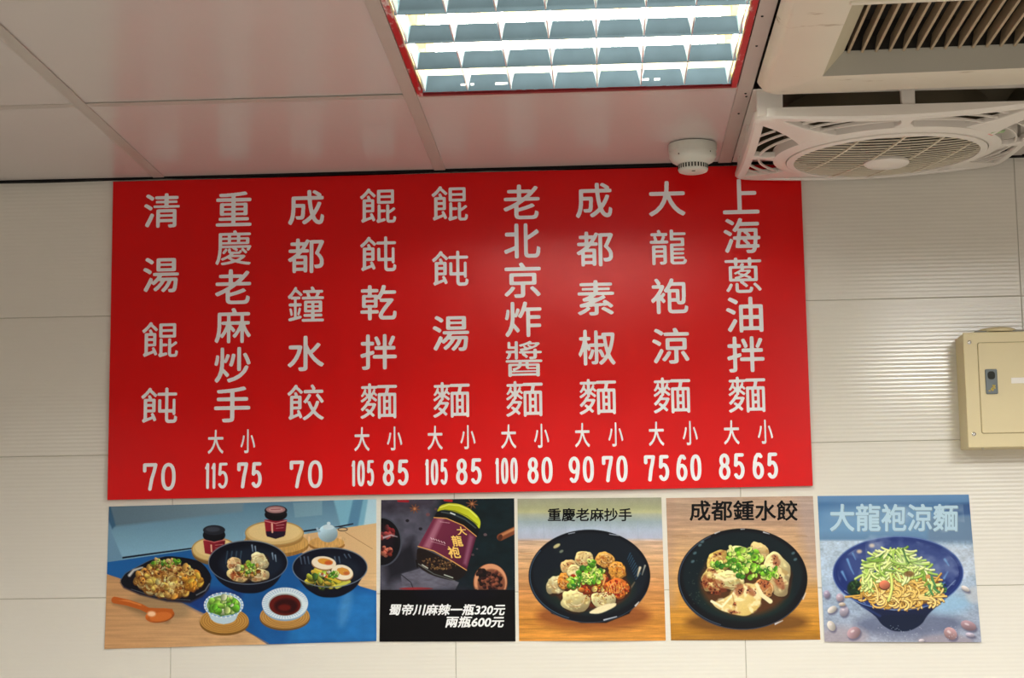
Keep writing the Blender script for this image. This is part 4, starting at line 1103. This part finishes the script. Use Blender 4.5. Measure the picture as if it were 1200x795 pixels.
# ------------------------------------------------------------------ smoke detector
dx, dy = 1.111, -.177
det = thing('smoke_detector', 'round white smoke detector on the ceiling above the red menu board', 'smoke detector', (dx, dy, ZC))
MB().lathe(dx, dy, [(.0495, ZC), (.0500, ZC - .003), (.0495, ZC - .016)], 48).build('base_plate', M_det, det, smooth=True)
MB().lathe(dx, dy, [(.0485, ZC - .0145), (.0490, ZC - .018), (.0478, ZC - .027), (.0425, ZC - .035), (.0335, ZC - .040), (.0318, ZC - .0415)], 48).build('body', M_det, det, smooth=True)
MB().lathe(dx, dy, [(.0306, ZC - .0400), (.0306, ZC - .0525), (.0290, ZC - .0560), (.0240, ZC - .0580), (.0001, ZC - .0590)], 48).build('sensor_cap', M_det, det, smooth=True)
sl = None
for k in range(30):
    a = 2 * PI * k / 30
    ca, sa = math.cos(a), math.sin(a); m = MB(); r = .0310; hw = .0015
    if sl is None:
        m.box(r - .0012, r, -hw, hw, -.0512, -.0425)
        v = [(x + dx, y + dy, z + ZC) for x, y, z in m.v]; m.v = v
        sl = m.build('sensor_slot', M_slot, det)
        # centre the slot mesh on the cap's axis so that turned copies share it
    c = sl if k == 0 else shared('sensor_slot', sl, det, (0, 0, 0))
    c.rotation_euler = (0, 0, a)
MB().box(dx - .0035, dx + .0035, dy - .020, dy - .017, ZC - .0592, ZC - .0576).build('test_light', M_slot, det)
for x, z in ((-.030, -.0265), (.034, -.0225)):
    a = math.atan2(-math.sqrt(.0482 ** 2 - x * x), x)
    MB().tube([(dx + .0470 * math.cos(a), dy + .0470 * math.sin(a), ZC + z), (dx + .0490 * math.cos(a), dy + .0490 * math.sin(a), ZC + z)], .0014, 8).build('screw_hole', M_slot, det)

# ------------------------------------------------------------------ breaker box
bx0, bx1, bz0, bz1, by = 1.6585, 1.9300, .2795, .5135, -.088
box = thing('breaker_box', 'cream metal electrical box with grey latch on the tiled wall', 'breaker box', ((bx0 + bx1) / 2, 0, bz0))
e = MB(); e.box(bx0, bx1, by + .004, 0, bz0, bz1); e.build('enclosure', M_box, box, bevel=.002)
MB().box(bx0 - .0015, bx1 + .0015, by - .0008, by + .004, bz0 - .0015, bz1 + .0015).build('cover_plate', M_box, box, bevel=.0018)
dr = MB(); d0, d1, d2, d3 = bx0 + .0275, bx1 - .0275, bz0 + .0275, bz1 - .0210


def rr(x0, x1, z0, z1, r, y, n=5):
    out = []
    for cx, cz, a0 in ((x1 - r, z1 - r, 0), (x0 + r, z1 - r, 90), (x0 + r, z0 + r, 180), (x1 - r, z0 + r, 270)):
        for k in range(n + 1):
            a = math.radians(a0 + 90 * k / n); out.append((cx + r * math.cos(a), y, cz + r * math.sin(a)))
    return out


dr.loft([rr(d0, d1, d2, d3, .004, by - .0009), rr(d0, d1, d2, d3, .004, by - .0028), rr(d0 + .001, d1 - .001, d2 + .001, d3 - .001, .0035, by - .0034)])
door = dr.build('door', M_box, box)
MB().loft([rr(d0 - .0012, d1 + .0012, d2 - .0012, d3 + .0012, .005, by - .0007), rr(d0 - .0012, d1 + .0012, d2 - .0012, d3 + .0012, .005, by - .0010)]).build('door_gap', mat('gap_shadow_paint', (.33, .27, .14), .6), box)
l0, l1, l2, l3 = 1.6975, 1.7215, .3865, .4375
MB().loft([rr(l0, l1, l2, l3, .0025, by - .0034), rr(l0, l1, l2, l3, .0025, by - .0056), rr(l0 + .001, l1 - .001, l2 + .001, l3 - .001, .002, by - .0064)]).build('latch', M_latch, box)
MB().loft([rr(l0 + .0045, l1 - .0045, .4165, .4330, .006, by - .0063), rr(l0 + .0045, l1 - .0045, .4165, .4330, .006, by - .0069)]).build('finger_hole', M_slot, box)
m = MB(); r_ = random.Random(2)
for k in range(9):
    x, z = r_.uniform(l0 + .006, l1 - .006), r_.uniform(.392, .404); m.box(x - .0018, x + .0018, by - .0068, by - .0063, z - .0013, z + .0013)
mk = m.build('yellow_mark', M_yellow, box); mk['kind'] = 'stuff'
for x in (bx0 + .011, bx1 - .011):
    for z in (bz0 + .0262, bz1 - .0195):
        s_ = MB().loft([[(x + r * math.cos(2 * PI * k / 16), y, z + r * math.sin(2 * PI * k / 16)) for k in range(16)] for r, y in ((.0042, by - .0007), (.0042, by - .0022), (.0026, by - .0034), (.0003, by - .0037))]).build('screw', M_screw, box, smooth=True)
MB().box(1.7495, 1.7760, by - .0040, by - .0033, .4075, .4195).build('sticker', M_sticker, box, bevel=.0003, seg=1)
MB().box(1.6845, 1.80, by + .012, -.012, bz1 + .0010, bz1 + .0060).build('conduit_plate', M_conduit, box, bevel=.001, seg=1)
MB().lathe(1.735, -.046, [(.040, bz1 + .004), (.040, bz1 + .009), (.034, bz1 + .0125), (.022, bz1 + .013)], 32).build('conduit_fitting', M_box, box, smooth=True)
MB().box(bx0 + .03, bx0 + .034, by + .02, by + .026, bz0 - .004, bz0 + .001).build('bottom_clip', M_screw, box)

# ------------------------------------------------------------------ ceiling air conditioner (cassette)
az = .8815
ax0, ax1, ay0, ay1 = 1.2035, 2.1500, -1.5650, -.6300
ac = thing('air_conditioner', 'stained cream ceiling air conditioner with brown grille slats beside the louvred lamp', 'air conditioner', ((ax0 + ax1) / 2, (ay0 + ay1) / 2, az))
ac.rotation_euler = (0, -.014, 0)
gx0, gx1, gy0, gy1 = 1.3080, 2.0430, -1.1350, -.7440


def rect(x0, x1, y0, y1, z, r, n=6):
    out = []
    for cx, cy, a0 in ((x1 - r, y1 - r, 0), (x0 + r, y1 - r, 90), (x0 + r, y0 + r, 180), (x1 - r, y0 + r, 270)):
        for k in range(n + 1):
            a = math.radians(a0 + 90 * k / n); out.append((cx + r * math.cos(a), cy + r * math.sin(a), z))
    return out


# panel: outer skirt rising to the ceiling, flat face, with the grille opening cut through
O = [rect(ax0, ax1, ay0, ay1, ZC - .0015, .03), rect(ax0 + .003, ax1 - .003, ay0 + .003, ay1 - .003, ZC - .008, .03),
     rect(ax0 + .0100, ax1 - .0100, ay0 + .010, ay1 - .004, az + .0040, .028), rect(ax0 + .0190, ax1 - .019, ay0 + .019, ay1 - .009, az, .025)]
pn = MB(); pn.loft(O, True, False)
n = len(O[-1]); base = len(pn.v) - n
hole = rect(gx0, gx1, gy0, gy1, az, .0015); hb = len(pn.v); pn.v += hole
for i in range(n):
    j = (i + 1) % n; pn.f.append((base + i, base + j, hb + j, hb + i))
top = rect(ax0, ax1, ay0, ay1, ZC - .0015, .03)
pn.build('panel', M_ac, ac, smooth=True)
ix0, ix1, iy0, iy1, iz = gx0 + .038, gx1 - .038, gy0 + .02, gy1 - .012, az + .040
bz = MB(); bz.add([(gx0, gy1, az), (gx1, gy1, az), (ix1, iy1, iz), (ix0, iy1, iz)], [(0, 1, 2, 3)]); bz.add([(gx0, gy1 + .002, az + .001), (gx1, gy1 + .002, az + .001), (ix1, iy1 + .002, iz), (ix0, iy1 + .002, iz)], [(3, 2, 1, 0)])
bz.build('grille_bezel', M_acgrey, ac)
bz = MB()
for q in ([(gx0, gy0, az), (gx0, gy1, az), (ix0, iy1, iz), (ix0, iy0, iz)], [(gx1, gy0, az), (gx1, gy1, az), (ix1, iy1, iz), (ix1, iy0, iz)], [(gx0, gy0, az), (gx1, gy0, az), (ix1, iy0, iz), (ix0, iy0, iz)]):
    bz.add(q, [(0, 1, 2, 3)])
bz.build('grille_bezel', mat('bezel_cream', (.62, .56, .40), .45), ac)
cx = MB(); cx.box(ix0 - .002, ix1 + .002, iy0 - .002, iy1 + .004, iz + .055, iz + .058)
cx.box(ix0 - .004, ix0 - .002, iy0, iy1, iz - .001, iz + .055); cx.box(ix1 + .002, ix1 + .004, iy0, iy1, iz - .001, iz + .055)
cx.box(ix0, ix1, iy1 + .002, iy1 + .004, iz - .001, iz + .055); cx.box(ix0, ix1, iy0 - .004, iy0 - .002, iz - .001, iz + .055)
cx.build('filter_box', M_dark, ac)
x = ix0 + .008; k = 0; s0 = None
while x < ix1 - .004:
    if s0 is None:
        pr_ = [(x - .0034, iz - .004), (x + .0004, iz - .0055), (x + .0052, iz + .024), (x + .0020, iz + .0245)]
        s0 = MB().loft([[(p, yy, z) for p, z in pr_] for yy in (iy0 + .001, iy1 - .001)]).build('grille_slat', M_slat, ac)
        sx = x
    else:
        c = shared('grille_slat', s0, ac, (x - sx, 0, 0))
    k += 1; x += .0236
MB().box(gx0 - .005, gx1, gy0 - .012, gy0, az - .0035, az + .002).build('grille_latch_bar', M_ac, ac, bevel=.001, seg=1)

# ------------------------------------------------------------------ ceiling circulation fan in the cell next to the wall
fx, fy = 1.4830, -.3000
fan = thing('ceiling_fan', 'square white ceiling fan with round slatted grille next to the wall', 'fan', (fx, fy, .86))
HS = .278
KD = .30


def fzz(x, y):
    dx_, dy_ = x - fx, y - fy
    return .8320 + KD * (dx_ * dx_ + dy_ * dy_) * (1 - .28 * (dx_ * dx_ + dy_ * dy_) / .15) + .006 * dy_ / HS + .008 * dx_ / HS - .001


def sq(hs, r, n=18, m=26):
    """rounded square outline, dense so it can follow the dome"""
    out = []
    for cx_, cy_2, a0 in ((1, 1, 0), (-1, 1, 90), (-1, -1, 180), (1, -1, 270)):
        c0 = (cx_ * (hs - r), cy_2 * (hs - r))
        for k in range(n + 1):
            a = math.radians(a0 + 90 * k / n); out.append((c0[0] + r * math.cos(a), c0[1] + r * math.sin(a)))
        e0 = out[-1]; a = math.radians(a0 + 90)
        nxt = {0: (-1, 1), 90: (-1, -1), 180: (1, -1), 270: (1, 1)}[a0]
        e1 = (nxt[0] * (hs - r) + r * math.cos(a), nxt[1] * (hs - r) + r * math.sin(a))
        for k in range(1, m): out.append((e0[0] + (e1[0] - e0[0]) * k / m, e0[1] + (e1[1] - e0[1]) * k / m))
    return out


def at(p, dz=0): return (fx + p[0], fy + p[1], fzz(fx + p[0], fy + p[1]) + dz)


ZT = .8680
def ringmesh(mb, oo, ii, h):
    """solid band between two outlines with the same number of points"""
    return mb.loft([[at(p) for p in ii], [at(p) for p in oo],
                    [at(p, h) for p in oo], [at(p, h) for p in ii], [at(p) for p in ii]], True, False)


so, si = sq(HS, .040), sq(HS - .020, .030)
rim = MB()
so2 = sq(HS - .004, .038)
rim.loft([[at(p, .004) for p in si], [at(p) for p in sq(HS - .018, .031)], [at(p) for p in so2], [at(p, .004) for p in so],
          [(fx + p[0], fy + p[1], max(ZT, at(p, .008)[2])) for p in so], [(fx + p[0], fy + p[1], max(ZT, at(p, .008)[2])) for p in si], [at(p, .004) for p in si]], True, False)
rim.build('outer_rim', M_fan, fan, smooth=True)
NR = 96
circ = lambda r, n=NR: [(r * math.cos(2 * PI * k / n), r * math.sin(2 * PI * k / n)) for k in range(n)]
RI, RO = .1960, .2200
rg = MB(); rg.loft([[at(p, -.002) for p in circ(RI)], [at(p, -.0035) for p in circ(RI + .010)], [at(p, 0) for p in circ(RO)], [at(p, .02) for p in circ(RO)], [at(p, .02) for p in circ(RI)], [at(p, -.002) for p in circ(RI)]], True, False)
rg.build('duct_ring', M_fan, fan, smooth=True)
gr = MB(); gr.loft([[at(p, -.0045) for p in circ(RI - .016)], [at(p, -.0055) for p in circ(RI - .010)], [at(p, -.0040) for p in circ(RI - .002)], [at(p, .006) for p in circ(RI - .002)], [at(p, .006) for p in circ(RI - .016)], [at(p, -.0045) for p in circ(RI - .016)]], True, False)
gr.build('grille_ring', M_fan, fan, smooth=True)
# corner spokes (broad, tapering) and mid spokes
for a in (45, 135, 225, 315):
    c, s = math.cos(math.radians(a)), math.sin(math.radians(a)); pts = []; ws = []
    for t in range(9):
        r = RO - .006 + (.352 - RO + .006) * t / 8; pts.append((fx + c * r, fy + s * r)); ws.append(.060 * (1 - t / 8) ** 2 + .032 + .018 * (t / 8) ** 2)
    MB().bar(pts, ws, .012, lambda x, y: fzz(x, y) + .0002).build('corner_spoke', M_fan, fan, bevel=.002)
for a in (0, 90, 180, 270):
    c, s = math.cos(math.radians(a)), math.sin(math.radians(a)); pts = []; ws = []
    for t in range(6):
        r = RO - .004 + (HS - .012 - RO + .004) * t / 5; pts.append((fx + c * r, fy + s * r)); ws.append(.018 + .024 * (2 * t / 5 - 1) ** 2)
    MB().bar(pts, ws, .012, lambda x, y: fzz(x, y) + .0004).build('side_spoke', M_fan, fan, bevel=.002)
# curved vanes in the eight corner openings
for q in range(8):
    base = q * 45 + 3
    for k, r in enumerate((.248, .274, .300, .326)):
        pts = []
        for t in range(25):
            a = math.radians(base + 39 * t / 24); x, y = r * math.cos(a), r * math.sin(a)
            if max(abs(x), abs(y)) < HS - .014 and abs(abs(x) - abs(y)) > .040: pts.append((fx + x, fy + y))
        if len(pts) > 4:
            MB().bar(pts, .0040, .0035, lambda x, y: fzz(x, y) + .003).build('vane', M_fan, fan)
# straight bars, skewed ribs and hub of the round grille
RB = RI - .013
y = -RB + .011
while y < RB - .006:
    hw = math.sqrt(RB * RB - y * y)
    pts = [(fx + hw * (-1 + 2 * t / 16), fy + y) for t in range(17)]
    MB().bar(pts, .0052, .0013, lambda x, y_: fzz(x, y_) - .0030).build('grille_bar', M_fangr, fan)
    y += .0172
for x0 in (-.120, -.040, .040, .120):
    pts = []
    for t in range(17):
        yy = -RB + 2 * RB * t / 16; xx = x0 - .28 * yy
        if math.hypot(xx, yy) < RB + .003: pts.append((fx + xx, fy + yy))
    MB().bar(pts, .0042, .0030, lambda x, y_: fzz(x, y_) - .0046).build('grille_rib', M_fangr, fan)
MB().lathe(fx, fy, [(.043, .829), (.044, .8235), (.040, .8205), (.020, .8195), (.0002, .8193)], 40).build('hub_cap', M_fan, fan, smooth=True)
# impeller, motor, duct behind the grille
MB().lathe(fx, fy, [(.045, .895), (.048, .850), (.040, .842)], 30).build('motor', M_blade, fan, smooth=True)
for k in range(5):
    a = 2 * PI * k / 5 + .3; ring_ = []
    for t in range(7):
        r = .042 + .138 * t / 6; w = .030 + .045 * t / 6; tw = .55 - .25 * t / 6; cc = []
        for u in (-1, -.33, .33, 1):
            px, py, pz = r, u * w, .868 + u * w * math.tan(tw) * .45
            cc.append((px, py, pz))
        cc += [(p[0], p[1], p[2] + .002) for p in cc[::-1]]
        ring_.append([(fx + p[0] * math.cos(a) - p[1] * math.sin(a), fy + p[0] * math.sin(a) + p[1] * math.cos(a), p[2]) for p in cc])
    MB().loft(ring_).build('blade', M_blade, fan, smooth=True)
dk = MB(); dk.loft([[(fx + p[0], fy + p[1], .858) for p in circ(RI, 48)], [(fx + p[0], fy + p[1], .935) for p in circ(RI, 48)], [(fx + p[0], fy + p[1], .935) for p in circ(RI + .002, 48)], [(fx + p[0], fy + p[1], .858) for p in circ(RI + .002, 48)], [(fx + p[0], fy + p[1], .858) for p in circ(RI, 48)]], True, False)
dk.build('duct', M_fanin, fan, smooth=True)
# mounting frame lying on the ceiling rails, box of the open cell, posts
mf = MB(); F0, F1 = .280, .244
mf.add([(fx + a * F0, fy + b * F0, z) for z in (ZC - .0008, ZC + .0010) for a, b in ((-1, -1), (1, -1), (1, 1), (-1, 1))] + [(fx + a * F1, fy + b * F1, z) for z in (ZC - .0008, ZC + .0010) for a, b in ((-1, -1), (1, -1), (1, 1), (-1, 1))],
       [(i, (i + 1) % 4, 8 + (i + 1) % 4, 8 + i) for i in range(4)] + [(4 + i, 12 + i, 12 + (i + 1) % 4, 4 + (i + 1) % 4) for i in range(4)] + [(8 + i, 8 + (i + 1) % 4, 12 + (i + 1) % 4, 12 + i) for i in range(4)] + [(i, 4 + i, 4 + (i + 1) % 4, (i + 1) % 4) for i in range(4)])
mf.build('mounting_frame', M_fan, fan)
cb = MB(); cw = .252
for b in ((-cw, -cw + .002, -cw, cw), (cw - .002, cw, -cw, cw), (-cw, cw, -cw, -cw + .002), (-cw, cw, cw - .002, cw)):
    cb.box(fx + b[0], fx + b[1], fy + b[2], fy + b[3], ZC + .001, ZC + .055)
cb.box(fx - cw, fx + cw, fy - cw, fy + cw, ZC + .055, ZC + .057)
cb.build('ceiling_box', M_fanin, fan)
for px_, py_, w, d in ((-.250, -.262, .024, .012), (0, -.268, .0125, .008), (.250, -.262, .024, .012), (-.268, -.02, .007, .016), (-.262, .235, .010, .012), (.268, 0, .008, .014), (.255, .25, .012, .012), (0, .268, .012, .008)):
    zb = fzz(fx + px_, fy + py_) + .006
    MB().loft([[(fx + px_ + a * w * .95, fy + py_ + b * d, zb) for a, b in ((-1, -1), (1, -1), (1, 1), (-1, 1))], [(fx + px_ + a * w, fy + py_ + b * d, ZC - .0006) for a, b in ((-1, -1), (1, -1), (1, 1), (-1, 1))]]).build('post', M_fan, fan, bevel=.0015, seg=1)
for x, y, m_, nme in ((.158, -.132, M_pink, 'sticker'), (.176, -.140, M_green, 'sticker')):
    pts = [(x, y), (x + .026, y), (x + .026, y + .014), (x, y + .014)]
    MB().loft([[at(p, -.0012) for p in pts], [at(p, .0005) for p in pts]]).build(nme, m_, fan)
